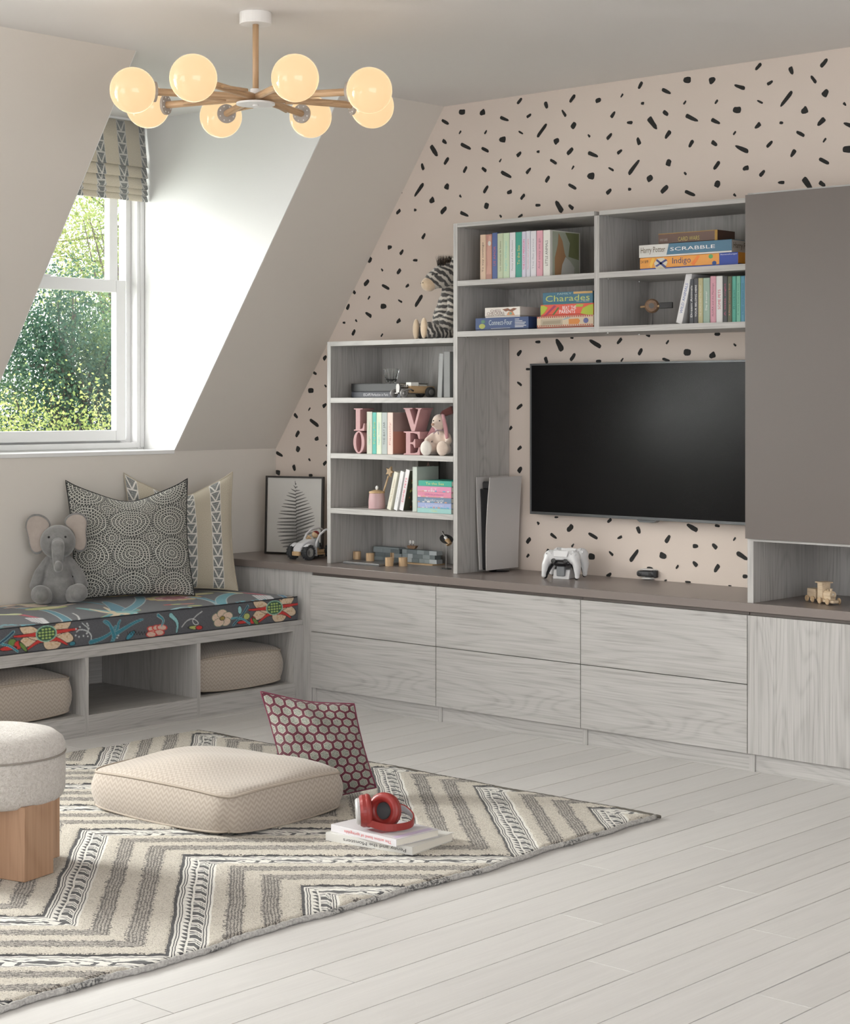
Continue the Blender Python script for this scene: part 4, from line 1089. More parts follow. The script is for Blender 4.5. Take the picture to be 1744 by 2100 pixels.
# --- boxed games: front face given by photo pixels on the plane y
def game(px0, px1, zt_, zb_, y, d, cols, label, words, extra=None, name='board_game', group='boxed games on the shelves', x01=None):
    x0 = P(px0, 800, y=y).x; x1 = P(px1, 800, y=y).x
    w = x1-x0; h = zt_-zb_
    t = thing(name, label, 'game', ((x0+x1)/2, y+d/2, zb_), group=group)
    lid, base = cols
    MB().box(-w/2, w/2, -d/2, d/2, .0065 if h > .02 else .001, h).build('lid', plain(lid, .4), t, bevel=.0009)
    MB().box(-w/2+.0012, w/2-.0012, -d/2+.0012, d/2-.0012, 0, .006).build('base', plain(base, .5), t)
    for (s, u, v, ww, hh, c) in words: text(s, ink(c), t, ((u-.5)*w, -d/2, v*h), (1, 0, 0), (0, 0, 1), ww*w, hh*h)
    for e in (extra or []):
        nm, c, pts = e[:3]; k = e[3] if len(e) > 3 else 1
        MB().prism([((u-.5)*w, v*h) for u, v in pts], (0, -d/2-.0002*k, 0), (1, 0, 0), (0, 0, 1), (0, -.0002, 0)).build(nm, ink(c), t)
    return t, w, h
def blob(cx, cy, rx, ry, n=14): return [(cx+rx*math.cos(2*PI*k/n), cy+ry*math.sin(2*PI*k/n)) for k in range(n)]
Zl = 1.6283; Zr = 1.8412
yB = -.31
h1 = .0415
game(zx(302), zx(895), Zl+.0535, Zl, yB, .16, ((.028, .06, .17), (.01, .02, .07)), 'dark blue game box under the white chess box',
     [('Connect-Four', .26, .42, .44, .40, (.50, .56, .60))],
     [('printed_line', (.55, .56, .58), [(.75, v), (.75+l, v), (.75+l, v+.05), (.75, v+.05)]) for v, l in ((.80, .08), (.66, .14), (.54, .20), (.42, .18), (.30, .21), (.20, .16))]+[('printed_line', (.5, .5, .5), [(.30, .14), (.66, .16), (.66, .19), (.30, .17)]), ('printed_flower', (.35, .36, .08), blob(.13, .36, .06, .20)), ('printed_leaf', (.08, .20, .12), blob(.15, .72, .04, .14))])
game(zx(408), zx(800), Zl+.0535+.0425, Zl+.0538, yB+.004, .13, ((.66, .62, .57), (.5, .46, .42)), 'white chess and checkers box on top of the dark blue box',
     [('CHESS', .16, .55, .30, .24, (.12, .05, .04)), ('CHECKERS', .06, .30, .50, .25, (.12, .05, .04)), ('CHINESE CHECKERS', .04, .16, .54, .12, (.12, .05, .04))],
     [('printed_board', (.22, .09, .05), [(.50, .78), (.66, .88), (.74, .70), (.60, .55)]), ('printed_board', (.22, .09, .05), [(.66, .62), (.82, .88), (.92, .80), (.78, .52)]), ('printed_star', (.55, .25, .12), [(.62, .2), (.86, .16), (.80, .55), (.68, .52)]), ('printed_star', (.15, .30, .22), blob(.74, .36, .04, .12), 2)])
hq = (.0480, .0465, .0505)
game(zx(990), zx(1622), Zl+.0490, Zl, yB-.01, .17, ((.52, .42, .30), (.30, .06, .03)), 'tan western style game box with red checked edges under the red box',
     [],
     [('printed_frame', (.40, .33, .24), [(.07, .24), (.46, .24), (.46, .78), (.07, .78)]), ('printed_scroll', (.30, .25, .18), [(.10, .34), (.42, .38), (.43, .66), (.11, .60)], 2), ('printed_fire', (.55, .20, .04), [(.57, .30), (.74, .30), (.77, .55), (.74, .74), (.57, .72)]), ('printed_badge', (.10, .11, .26), blob(.87, .56, .045, .22)), ('printed_card', (.28, .34, .36), [(.48, .66), (.60, .82), (.55, .90), (.46, .72)])]
     +[('printed_check', (.42, .05, .03), [(k/26+.004, .87), (k/26+.023, .87), (k/26+.023, .99), (k/26+.004, .99)]) for k in range(26)]
     +[('printed_check', (.42, .05, .03), [(k/26+.004, .17), (k/26+.023, .17), (k/26+.023, .27), (k/26+.004, .27)]) for k in range(26)])
game(zx(1032), zx(1622), Zl+.0492+.0475, Zl+.0492, yB-.004, .17, ((.60, .07, .035), (.5, .06, .03)), 'red game box with green leaves, between the tan and the teal boxes',
     [('BEAT THE', .42, .55, .26, .28, WHT), ('PARENTS', .36, .20, .30, .32, WHT)],
     [('printed_leaf', (.34, .40, .03), [(0, .1), (.07, .3), (.14, .75), (.06, .95), (0, .9)]), ('printed_pepper', (.28, .02, .08), [(.06, .05), (.12, .1), (.30, .85), (.26, .95)]), ('printed_pepper', (.06, .14, .03), [(.22, .1), (.26, .14), (.36, .70), (.33, .75)]), ('printed_leaf', (.34, .40, .03), [(.76, .15), (.90, .02), (.999, .02), (.999, .9), (.92, .85), (.80, .6)]), ('printed_leaf', (.30, .38, .05), [(.66, .72), (.80, .70), (.82, .92), (.68, .95)])])
game(zx(1055), zx(1615), Zl+.0968+.0490, Zl+.0968, yB, .16, ((.025, .12, .19), (.02, .16, .20)), 'dark teal charades box on top of the red game box',
     [('Charades', .06, .24, .88, .50, (.45, .50, .14)), ('FAMILY', .30, .78, .28, .14, (.35, .50, .50)), ('IN-A-BOX', .68, .12, .26, .10, (.50, .55, .55))],
     [('printed_strip', (.50, .30, .10), [(.62, .80), (.995, .80), (.995, .97), (.62, .97)])])
# upper right
g, w, h = game(zy(528), zy(1562), Zr+.0480, Zr, -.315, .15, ((.72, .30, .035), (.05, .10, .42)), 'orange game box with dark blue end, bottom of the top right pile',
     [('Indigo', .34, .25, .19, .62, (.07, .06, .12)), ('2-4  8-99', .01, .55, .08, .26, (.06, .05, .03)), ('Ravensburger', .828, .80, .165, .12, WHT)],
     [('printed_swirl', (.78, .45, .06), [(.12, .1), (.16, .9), (.13, .95), (.10, .4)]), ('printed_swirl', (.75, .20, .03), [(.56, .15), (.62, .85), (.60, .95), (.53, .3)]), ('printed_tile', (.62, .58, .46), [(.17, .05), (.26, .02), (.29, .55), (.25, .92), (.18, .88), (.15, .5)]), ('printed_cross', (.05, .06, .20), [(.16, .30), (.18, .22), (.29, .70), (.27, .80)], 2), ('printed_cross', (.05, .06, .20), [(.18, .85), (.17, .72), (.26, .10), (.28, .2)], 2), ('printed_gem', (.10, .35, .12), blob(.73, .78, .022, .17)), ('printed_gem', (.03, .08, .25), blob(.765, .25, .022, .17)), ('blue_end', (.035, .07, .34), [(.815, .0), (.9995, .0), (.9995, .999), (.815, .999)])])
g, w, h = game(zy(520), zy(1495), Zr+.0482+.0480, Zr+.0482, -.325, .17, ((.03, .13, .22), (.62, .61, .60)), 'dark blue word game box with white end, middle of the top right pile',
     [('SCRABBLE', .345, .40, .48, .28, WHT)],
     [('white_end', (.62, .61, .58), [(.0, .0), (.30, .0), (.33, .999), (.0, .999)])])
text('Harry Potter', ink((.12, .09, .05)), g, (-w*.48, -.0855, h*.22), (1, 0, 0), (0, 0, 1), w*.27, h*.6)
sd = MB().prism([(-.084, .002), (.084, .002), (.084, h-.002), (-.084, h-.002)], (w/2, 0, 0), (0, 1, 0), (0, 0, 1), (.0004, 0, 0)).build('white_side', ink((.52, .48, .44)), g)
text('Harry Potter', ink((.12, .09, .05)), g, (w/2+.0005, -.075, h*.2), (0, 1, 0), (0, 0, 1), .14, h*.6)
game(zy(722), zy(1345), Zr+.0966+.045, Zr+.0966, -.27, .12, ((.12, .055, .035), (.09, .04, .025)), 'small brown card game box on top of the top right pile',
     [('CARD WARS', .34, .26, .36, .36, (.55, .45, .12)), ('FAMILY GAMES', .03, .34, .13, .22, (.55, .50, .45))],
     [('printed_edge', (.45, .26, .05), [(.955, 0), (.999, 0), (.999, .999), (.955, .999)]), ('printed_edge', (.45, .26, .05), [(0, .95), (.95, .95), (.95, .999), (0, .999)])])

# wooden rolling toy in the lower right box
M_wd = wood('x', (.36, .22, .11), (.58, .40, .22), 'toy_wood', .5, 1.2)
M_wdz = wood('z', (.42, .28, .15), (.66, .48, .30), 'toy_wood_upright', .5, 1.2)
M_wdd = wood('x', (.16, .09, .05), (.28, .17, .10), 'dark_toy_wood', .5, 1.2)
q = P(1338, 607, y=-.18); q.z = 1.6285+.075
t = thing('toy_helicopter', 'little round wooden toy helicopter on a peg stand in the lower right box', 'toy', (q.x, q.y, 1.6285))
Mx = Matrix.Translation((0, 0, .082)) @ Matrix.Rotation(PI/2, 4, 'X') @ Matrix.Rotation(.5, 4, 'Y')
MB().lathe([(0, -.018), (.022, -.018), (.028, -.010), (.028, .010), (.022, .018), (0, .018)], 28, M=Mx).build('cabin', M_wdd, t, smooth=False)
MB().lathe([(0, .018), (.010, .018), (.011, .022), (0, .022)], 18, M=Mx).build('nose_ring', M_gap, t)
MB().tube([(-.055, 0, .080), (-.024, 0, .081)], .0045, 12).build('peg', M_wd, t, smooth=True)
MB().tube([(.024, 0, .081), (.036, 0, .080)], .0045, 12).build('peg', M_wd, t, smooth=True)
MB().box(.036, .098, -.004, .004, .070, .094).build('tail_fin', plain((.03, .03, .03), .5), t, bevel=.002)
MB().tube([(0, 0, 0), (0, 0, .055)], .003, 8).build('stand_rod', M_gap, t)
MB().lathe([(0, 0), (.022, 0), (.022, .004), (0, .004)], 20).build('stand_base', M_gap, t)

# ------------------------------------------------------------------ shelf tower contents (zoom 6.229, origin 660, 690 / 660, 920)
def zk(v): return 660+v/6.229
Z1, Z2, Z3, Z4 = 1.3503, 1.1018, .8558, ZC+.0003
# niche 1: two dark flat books with glass bowl, hot rod toy, grey books
def flatbook(px0, px1, z0, h, y, d, cover, label, title, tc, group, rz=0, pages=True, tw=.6, nm='book', side='y', page_col=None):
    x0, x1 = P(px0, 800, y=y).x, P(px1, 800, y=y).x; w = x1-x0
    t = thing(nm, label, 'book', ((x0+x1)/2, y+d/2, z0), rz=rz, group=group)
    c = .002; mb = MB()
    mb.box(-w/2, w/2, -d/2, d/2, 0, c); mb.box(-w/2, w/2, -d/2, d/2, h-c, h); mb.box(-w/2, w/2, -d/2, -d/2+c, c, h-c)
    mb.build('cover', plain(cover, .45), t, bevel=.0007)
    MB().box(-w/2+.003, w/2-.003, -d/2+c, d/2-.004, c, h-c).build('pages', M_page, t)
    if title: text(title, ink(tc), t, (-w*tw/2, -d/2, h*.28), (1, 0, 0), (0, 0, 1), w*tw, h*.45, name='title')
    return t
flatbook(zk(380), zk(1010), Z1, .0270, -.27, .19, (.018, .02, .035), 'navy flat book at the bottom of the dark pair under the glass bowl', 'ESCAPE Perfection in Paris', (.7, .7, .75), 'dark books lying flat', tw=.5)
flatbook(zk(378), zk(1000), Z1+.0275, .0360, -.265, .185, (.012, .012, .013), 'thick black flat book directly under the glass bowl', None, (.05, .05, .05), 'dark books lying flat', tw=.5)
tt = NT('cut_glass'); tt.base((.95, .97, .97)); tt.set(rough=.03); tt.b.inputs['Transmission Weight'].default_value = 1; tt.b.inputs['IOR'].default_value = 1.5; M_gl = tt.m
q = P(zk(888), 800, y=-.17)
N = 12; mb = MB(); prof_ = [(.016, .0), (.022, .002), (.027, .022), (.034, .050), (.037, .066), (.0345, .066), (.031, .050), (.024, .020), (.018, .008)]
vs = []
for i, (r, z) in enumerate(prof_):
    for j in range(N*2):
        rr = r*(1.0 if j % 2 == 0 or i > 4 else .90); a = 2*PI*j/(2*N); vs.append((rr*math.cos(a), rr*math.sin(a), z))
K = 2*N; fs = [(i*K+j, i*K+(j+1) % K, (i+1)*K+(j+1) % K, (i+1)*K+j) for i in range(len(prof_)-1) for j in range(K)]+[tuple(range(K))[::-1], tuple(range((len(prof_)-1)*K, len(prof_)*K))]
o = mb.add(vs, fs).build('glass_bowl', M_gl); o.location = (q.x, q.y, Z1+.0638); tag(o, 'faceted clear glass bowl standing on the two dark flat books', 'bowl')

# hot rod toy: chrome-grey bonnet and wheels, wooden tub
M_chr = plain((.30, .29, .28), .30, metal=.9); M_rub = plain((.055, .055, .055), .6); M_greyp = plain((.24, .23, .225), .45)
q = P(zk(1000), 800, y=-.275)
t = thing('toy_roadster', 'grey toy hot rod car with a wooden tub body in the top niche', 'toy', (P(846, 800, y=-.25).x, -.25, Z1), rz=1.32)
t.scale = (1.12,)*3
def wheel(mb_t, x, y, r, w, nm='wheel', hub=M_chr):
    Mx = Matrix.Translation((x, y, r)) @ Matrix.Rotation(PI/2, 4, 'X')
    o = MB().lathe([(0, -w/2), (r*.75, -w/2), (r, -w*.32), (r, w*.32), (r*.75, w/2), (0, w/2)], 26, M=Mx).build(nm, M_rub if r > .02 else M_greyp, mb_t, smooth=False)
    MB().lathe([(0, -w/2-.0015), (r*.3, -w/2-.0015), (r*.5, -w/2-.0005), (r*.55, -w/2), (r*.55, w/2), (r*.3, w/2+.0015), (0, w/2+.0015)], 20, M=Mx).build('hub', hub, o)
    return o
wheel(t, -.062, -.036, .0165, .012); wheel(t, -.062, .036, .0165, .012)
wheel(t, .060, -.036, .021, .016); wheel(t, .060, .036, .021, .016)
MB().box(-.075, .075, -.012, .012, .014, .020).build('chassis', M_chr, t, bevel=.002)
MB().prism([(-.011, 0), (.011, 0), (.013, .030), (.009, .040), (-.009, .040), (-.013, .030)], (-.068, 0, .014), (0, 1, 0), (0, 0, 1), (.006, 0, 0)).build('grille', M_chr, t, bevel=.001)
mb = MB().box(-.060, -.022, -.013, .013, .022, .036)
mb.build('engine', M_greyp, t, bevel=.002)
mb = MB()
for k in range(4):
    for s in (-1, 1): mb.tube([(-.055+k*.009, s*.006, .036), (-.055+k*.009, s*.008, .050)], .0032, 8)
mb.build('exhaust_stacks', M_chr, t, smooth=True)
mb = MB().tube([(-.050, -.014, .030), (-.030, -.030, .034), (-.015, -.032, .026)], .003, 8).tube([(-.050, .014, .030), (-.030, .030, .034), (-.015, .032, .026)], .003, 8)
mb.build('side_pipe', M_chr, t, smooth=True)
MB().tube([(-.062, -.036, .0165), (-.062, .036, .0165)], .002, 8).build('axle', M_chr, t)
MB().prism([(-.024, .018), (.072, .016), (.088, .024), (.090, .044), (-.020, .046), (-.026, .034)], (0, -.024, 0), (1, 0, 0), (0, 0, 1), (0, .048, 0)).build('tub', M_wd, t, bevel=.004)
MB().box(-.018, .018, -.018, .018, .044, .060).build('windscreen', plain((.75, .74, .70), .4), t, bevel=.001)
MB().box(.024, .060, -.016, .016, .044, .0495).build('seat', plain((.72, .70, .64), .5), t, bevel=.002)

for a, b, top, c, lab, ttl in ((1468, 1545, 212, (.25, .255, .255), 'light grey leaning book, left of the pair beside the toy roadster', None), (1550, 1650, 190, (.19, .193, .193), 'wider grey book at the right end of the top niche', None)):
    x, w = strip(zk(a), zk(b-20), -.30); zt = zat(zk(a+40), 690+top/6.229, -.30)
    t = book(w, zt-Z1-.002, .17, c, lab, ttl, (.10, .10, .10), group='grey books in the top niche', th=.45)
    t.location = (x+.004, -.215, Z1+.0006); t.rotation_euler = (0, .055 if a == 1468 else 0, 0)
x, w = strip(zk(1652), zk(1676), -.28)
t = book(.010, .215, .16, (.5, .5, .5), 'thin pale grey book touching the tall side panel in the top niche', None, (.08, .08, .08), group='grey books in the top niche', th=.5); t.location = (1.4560, -.20, Z1)

# niche 2: LOVE letters, books, bunny
M_rose = plain((.44, .24, .245), .45)
yl = -.30; dl = .075
def glyph(name, polys, cx_px, z0, h, label, w, holes=None, rz=0.0):
    t = None
    q = P(cx_px, 800, y=yl)
    mb = MB()
    for pts in polys: mb.prism([((a-.5)*w, b*h) for a, b in pts], (0, -dl/2, 0), (1, 0, 0), (0, 0, 1), (0, dl, 0))
    o = mb.build(name, M_rose, None, bevel=.0015); o.location = (q.x, yl+dl/2, z0); o.rotation_euler = (0, 0, rz)
    return tag(o, label, 'letter', 'rose pink block letters')
hL2 = .1065
s_ = .10
glyph('letter_block', [[(0, 0), (.97, 0), (1, .34), (.92, .34), (.80, .12), (.60, .08), (.60, .93), (.82, .95), (.82, 1), (0, 1), (0, .95), (.18, .93), (.18, .07), (0, .05)]], zk(478), Z2+.1005, .1010, 'rose letter L stacked on the letter O', .068)
def ring_o(name, cx_px, z0, h, w, label):
    q = P(cx_px, 800, y=yl); n = 44; vs, fs = [], []
    for yy in (-dl/2, dl/2):
        for rx, rz_ in ((w/2, h/2), (w*.235, h*.435)):
            for k in range(n): a = 2*PI*k/n; vs.append((rx*math.cos(a), yy, h/2+rz_*math.sin(a)))
    for k in range(n):
        j = (k+1) % n
        fs += [(k, j, n+j, n+k), (2*n+k, 3*n+k, 3*n+j, 2*n+j), (k, 2*n+k, 2*n+j, j), (n+k, n+j, 3*n+j, 3*n+k)]
    o = MB().add(vs, fs).build(name, M_rose, None, bevel=.0012); o.location = (q.x, yl+dl/2, z0)
    return tag(o, label, 'letter', 'rose pink block letters')
ring_o('letter_block', zk(474), Z2, .1000, .070, 'rose letter O under the letter L')
glyph('letter_block', [[(0, 1), (0, .955), (.08, .93), (.44, 0), (.62, 0), (.93, .93), (1, .955), (1, 1), (.66, 1), (.66, .955), (.80, .93), (.60, .30), (.36, .93), (.50, .955), (.50, 1)]], zk(1160), Z2+.1020, .1020, 'rose letter V stacked on the letter E', .110)
glyph('letter_block', [[(0, 0), (1, 0), (1, .34), (.93, .34), (.84, .12), (.62, .07), (.42, .07), (.42, .46), (.58, .44), (.66, .30), (.72, .30), (.72, .68), (.66, .68), (.58, .55), (.42, .53), (.42, .93), (.62, .93), (.84, .88), (.93, .68), (1, .68), (1, 1), (0, 1), (0, .95), (.14, .93), (.14, .07), (0, .05)]], zk(1150), Z2, .1015, 'rose letter E under the letter V', .096)
for a, b, c, ttl, tc, lab in ((576, 645, (.50, .50, .42), 'Night Whisper', (.25, .55, .35), 'stone coloured book with green script, right of the letter O'), (647, 698, (.06, .38, .32), 'To the Sea', (.45, .55, .15), 'turquoise book between the rose letters'), (700, 765, (.56, .62, .48), 'Night Whisper', (.25, .60, .58), 'pale mint book between the rose letters'), (766, 838, (.34, .38, .37), 'THE BAT JAR', (.10, .12, .12), 'grey book between the rose letters'), (840, 910, (.68, .52, .46), 'Family', (.55, .30, .28), 'peach book nearest the letters V and E')):
    x, w = strip(zk(a), zk(b), -.31); 
    t = book(w*.99, .1835 if a != 576 else .1865, .15, c, lab, ttl, tc, group='books between the rose letters', th=.55); t.location = (x, -.31+.075, Z2)
    if a == 840:
        MB().box(w*.495-.0003, w*.495+.0004, -.0745, .074, .001, .182).build('cover_picture', ink((.36, .26, .24)), t)
        MB().box(w*.495+.0004, w*.495+.0008, -.0745, .074, .004, .10).build('printed_landscape', ink((.48, .22, .16)), t)

def plush(name, col, cells, t, vox=.0035, it=6, m=None):
    """one continuous soft body from overlapping balls and tapering limbs"""
    mb = MB()
    for c in cells:
        if c[0] == 'b': mb.ball(c[1], c[2], 24, M=(c[3] if len(c) > 3 else None))
        else: mb.tube(c[1], c[2], 16); mb.ball(c[1][0], c[2][0], 14); mb.ball(c[1][-1], c[2][-1], 14)
    return mb.build(name, m or col, t, smooth=True, mods=[remesh(vox, it)])
def velvet(name, a, b, sc=40):
    t = NT(name); v = t.coords(); n = t.noise(v, sc, 4, .7); t.base(t.ramp(n, [(.3, a), (.7, b)])); t.set(rough=.95, sheen=.6); n2 = t.noise(v, 500, 2); t.bump(n2, .4, .001); return t.m
# bunny
M_cream = velvet('cream_plush', (.62, .50, .42), (.72, .60, .52)); M_pinkp = velvet('pink_plush', (.50, .24, .27), (.58, .32, .34)); M_brnp = velvet('maroon_plush', (.12, .035, .03), (.16, .05, .045))
q = P(zk(1520), 800, y=-.25)
t = thing('plush_rabbit', 'cream plush rabbit with long pink-lined ears beside the rose letters', 'toy', (1.305, -.245, Z2), rz=.36)
t.scale = (1.2,)*3
plush('body', M_cream, [('b', (0, .01, .050), (.034, .030, .046)), ('t', [(-.028, -.005, .070), (-.045, -.020, .052), (-.040, -.040, .035)], [.012, .012, .011]), ('t', [(.028, -.005, .070), (.040, -.020, .052), (.034, -.040, .040)], [.012, .012, .011]), ('t', [(-.020, 0, .022), (-.032, -.045, .024)], [.020, .021]), ('t', [(.020, 0, .022), (.030, -.045, .024)], [.020, .021])], t)
for s in (-1, 1): MB().ball((s*.031, -.066, .026), (.022, .010, .027), 24).build('foot_pad', velvet('cream_sole', (.70, .66, .60), (.78, .73, .68)) if s < 0 else M_cream, t, smooth=True)
plush('head', M_cream, [('b', (-.002, -.010, .118), (.027, .026, .030)), ('b', (-.010, -.030, .110), (.015, .015, .012))], t)
MB().ball((-.014, -.044, .111), (.006, .005, .005), 14).build('nose', plain((.45, .28, .20), .6), t, smooth=True)
for s in (-1, 1): MB().ball((-.004+s*.012, -.0335, .124), .0024, 12).build('eye', M_ink, t, smooth=True)
MB().prism([(.000, .146), (.014, .150), (.010, .120), (-.014, .070), (-.040, .056), (-.064, .058), (-.062, .066), (-.034, .112)], (0, .020, 0), (1, 0, 0), (0, 0, 1), (0, -.010, 0)).build('ear', M_pinkp, t, bevel=.004, seg=3)
MB().prism([(.012, .150), (.024, .146), (.036, .100), (.040, .060), (.028, .058), (.020, .100)], (0, -.020, 0), (1, 0, 0), (0, 0, 1), (0, -.010, 0)).build('ear', M_pinkp, t, bevel=.004, seg=3)
MB().prism([(-.014, .134), (.004, .160), (.040, .178), (.050, .150), (.020, .140)], (0, .022, 0), (1, 0, 0), (0, 0, 1), (0, -.026, 0)).build('ear_back', M_brnp, t, bevel=.005, seg=3)
MB().tube([(.020*math.cos(a), .016*math.sin(a)-.004, .090) for a in np.linspace(0, 2*PI, 20)], .0022, 6).tube([(-.004, -.022, .090), (-.016, -.032, .078)], .0018, 6).tube([(-.004, -.022, .090), (.004, -.034, .076)], .0018, 6).build('ribbon', plain((.35, .27, .30), .6), t, smooth=True)

# niche 3
q = P(zk(706), 800, y=-.25); 
tt = NT('pink_glaze'); tt.base((.52, .34, .35)); tt.set(rough=.3); M_pj = tt.m
t = thing('lidded_jar', 'small pink jar with a wooden lid and white knob in the third niche', 'jar', (q.x, -.25, Z3))
MB().lathe([(0, 0), (.036, 0), (.038, .003), (.0375, .035), (.034, .068), (.033, .070), (0, .070)], 40).build('body', M_pj, t, smooth=False)
MB().lathe([(0, .0695), (.035, .0695), (.036, .073), (.034, .077), (.015, .083), (0, .084)], 36).build('lid', M_wd, t)
MB().lathe([(0, .083), (.004, .083), (.0065, .090), (.006, .097), (.002, .103), (0, .103)], 16).build('knob', M_whi, t, smooth=True)
t = thing('star_wand', 'wooden star wand leaning behind the pink jar', 'toy', P(800, 967, y=-.212)-Vector((.165*math.sin(.40), 0, .165*math.cos(.40))), rot=(0, .40, 0))
MB().tube([(0, 0, .002), (0, 0, .145)], .0038, 12).build('stick', M_wdz, t, smooth=True)
star = [((.026 if k % 2 == 0 else .0125)*math.sin(2*PI*k/10), .165+(.026 if k % 2 == 0 else .0125)*math.cos(2*PI*k/10)) for k in range(10)]
MB().prism(star, (0, -.006, 0), (1, 0, 0), (0, 0, 1), (0, .012, 0)).build('star', M_wdz, t, bevel=.002)
xa_ = P(zk(832), 800, y=-.30).x
for k, (a, wd, hh, an, c, ttl, tc, lab) in enumerate(((832, .0235, .172, .265, (.68, .66, .56), 'The lost kitten', (.50, .40, .28), 'cream book leaning furthest left in the third niche'), (917, .0215, .176, .245, (.72, .72, .72), 'Penny and the Monsters', (.50, .50, .55), 'white leaning book in the middle of the three in the third niche'), (990, .0235, .183, .225, (.72, .70, .71), 'SOME PETS', (.60, .04, .12), 'white leaning book with a red title in the third niche'))):
    x0 = P(zk(a), 800, y=-.30).x
    t = book(wd, hh, .14, c, lab, ttl, tc, group='leaning books in the third niche', th=.6)
    t.rotation_euler = (0, an, 0); t.location = (x0+wd/2*math.cos(an), -.23, Z3+wd/2*math.sin(an)+.0004)
    if k == 2:
        mb = MB().box(wd/2, wd/2+.0006, -.069, .069, .002, hh-.002).build('cover_picture', ink((.05, .05, .03)), t)
        mb = MB()
        for _ in range(60):
            yy, zz, r = random.uniform(-.062, .062), random.uniform(.008, hh-.01), random.uniform(.002, .006)
            mb.prism(blob(yy, zz, r, r*1.3, 7), (wd/2+.0007, 0, 0), (0, 1, 0), (0, 0, 1), (.0003, 0, 0), mi=random.randrange(3))
        o = mb.build('printed_flowers', [ink((.35, .36, .10)), ink((.40, .12, .05)), ink((.5, .48, .38))], t); o['kind'] = 'stuff'
x, w = strip(zk(1160), zk(1218), -.30)
t = book(w, .1945, .14, (.50, .55, .50), 'pale grey-green book standing upright beside the bright stack', None, group='leaning books in the third niche'); t.location = (x, -.23, Z3)
st_ = [(1222, 1655, .0205, .0, (.28, .50, .48), 'Tales', (.55, .58, .25), 'pale turquoise book, lowest of the bright stack'), (1226, 1655, .0230, 0, (.30, .36, .58), 'The book of UNIVERSE WORLD', (.60, .60, .70), 'periwinkle book second from the bottom of the bright stack'), (1222, 1655, .0225, 0, (.13, .20, .30), 'Beautiful world', (.60, .62, .66), 'slate blue book in the middle of the bright stack'), (1224, 1655, .0235, 0, (.60, .22, .32), 'LEON the professional', (.30, .08, .25), 'pink book with purple lettering in the bright stack'), (1222, 1655, .0235, 0, (.60, .24, .38), 'ET', (.65, .5, .55), 'bright pink book second from the top of the bright stack'), (1236, 1660, .0240, 0, (.03, .32, .24), 'To the Sea', (.55, .60, .20), 'green book on top of the bright stack')]
z_ = Z3
for i, (a, b, hh, _, c, ttl, tc, lab) in enumerate(st_):
    t = flatbook(zk(a), zk(b), z_, hh, -.325, .15, c, lab, ttl, tc, 'bright books stacked flat in the third niche', tw=.18 if len(ttl) < 6 else .55)
    if i in (1, 2, 3, 4):
        x0, x1 = P(zk(a), 800, y=-.325).x, P(zk(b), 800, y=-.325).x; w = x1-x0; mb = MB()
        u0 = -w/2+.004
        while u0 < w/2-.02:
            L_ = random.uniform(.006, .018); mb.box(u0, u0+L_, -.0755, -.0750, .0010, random.uniform(.003, .0065), mi=random.randrange(3)); u0 += L_+random.uniform(.002, .016)
        o = mb.build('spine_pattern', [ink((.65, .62, .60)), ink((.10, .35, .50)), ink((.55, .30, .20))], t); o['kind'] = 'stuff'
    z_ += hh+.0003
t = thing('picture_card', 'dark picture card leaning at the back of the third niche', 'picture', (P(zk(1370), 800, y=-.06).x, -.06, Z3))
MB().box(-.062, .062, -.004, .004, 0, .212).build('board', ink((.05, .045, .035)), t)
MB().prism([(-.02, .165), (-.012, .165), (.0, .197), (.012, .165), (.02, .165), (.0, .208)], (0, -.0045, 0), (1, 0, 0), (0, 0, 1), (0, -.0004, 0)).build('printed_shape', ink((.25, .14, .12)), t)

# niche 4 on the worktop
M_tray = plain((.20, .20, .205), .4, metal=.5)
t = thing('tray', 'thin grey metal tray with wooden cylinders on it in the bottom niche', 'tray', (0, 0, ZC))
a = P(zk(178), 920+1460/6.229, z=ZC+.012); b = P(zk(665), 920+1500/6.229, z=ZC+.012)
cx_ = (a.x+b.x)/2-.060; t.location = (cx_, -.235, ZC+.0004)
MB().box(-.105, .118, -.080, .075, 0, .0095).build('board', M_tray, t, bevel=.0015)
M_cyl = wood('z', (.40, .25, .13), (.60, .42, .25), 'turned_wood', .5, 1.3)
def cyl_block(px, py_, r, h, label, z0=None, split=False, y=None):
    z0 = ZC+.0004 if z0 is None else z0
    q = P(zk(px), 920+py_/6.229, z=z0) if y is None else P(zk(px), 800, y=y)
    mb = MB()
    if split:
        for s in (-1, 1):
            pts = [(r*math.cos(a), r*math.sin(a)) for a in np.linspace(-PI/2, PI/2, 14)]
            mb.prism([(s*(p[0]+.0015), p[1]) for p in (pts if s > 0 else pts)], (0, 0, 0), (1, 0, 0), (0, 1, 0), (0, 0, h))
    else: mb.lathe([(0, 0), (r, 0), (r, h-.001), (r-.001, h), (0, h)], 30)
    o = mb.build('wooden_cylinder', M_cyl); o.location = (q.x, q.y if y is None else y, z0)
    return tag(o, label, 'block', 'wooden cylinders in the bottom niche')
zt_ = ZC+.0102
cyl_block(452, 1410, .017, .036, 'split wooden cylinder at the back left of the grey tray', zt_, True, y=-.20)
cyl_block(620, 1440, .0185, .036, 'whole wooden cylinder standing alone on the grey tray', zt_, y=-.225)
cyl_block(865, 1500, .0185, .038, 'short wooden cylinder in front, left of the front pair')
cyl_block(925, 1440, .0165, .040, 'split wooden cylinder standing behind the front pair', None, True)
cyl_block(1040, 1500, .0195, .038, 'short wooden cylinder in front, right of the front pair')
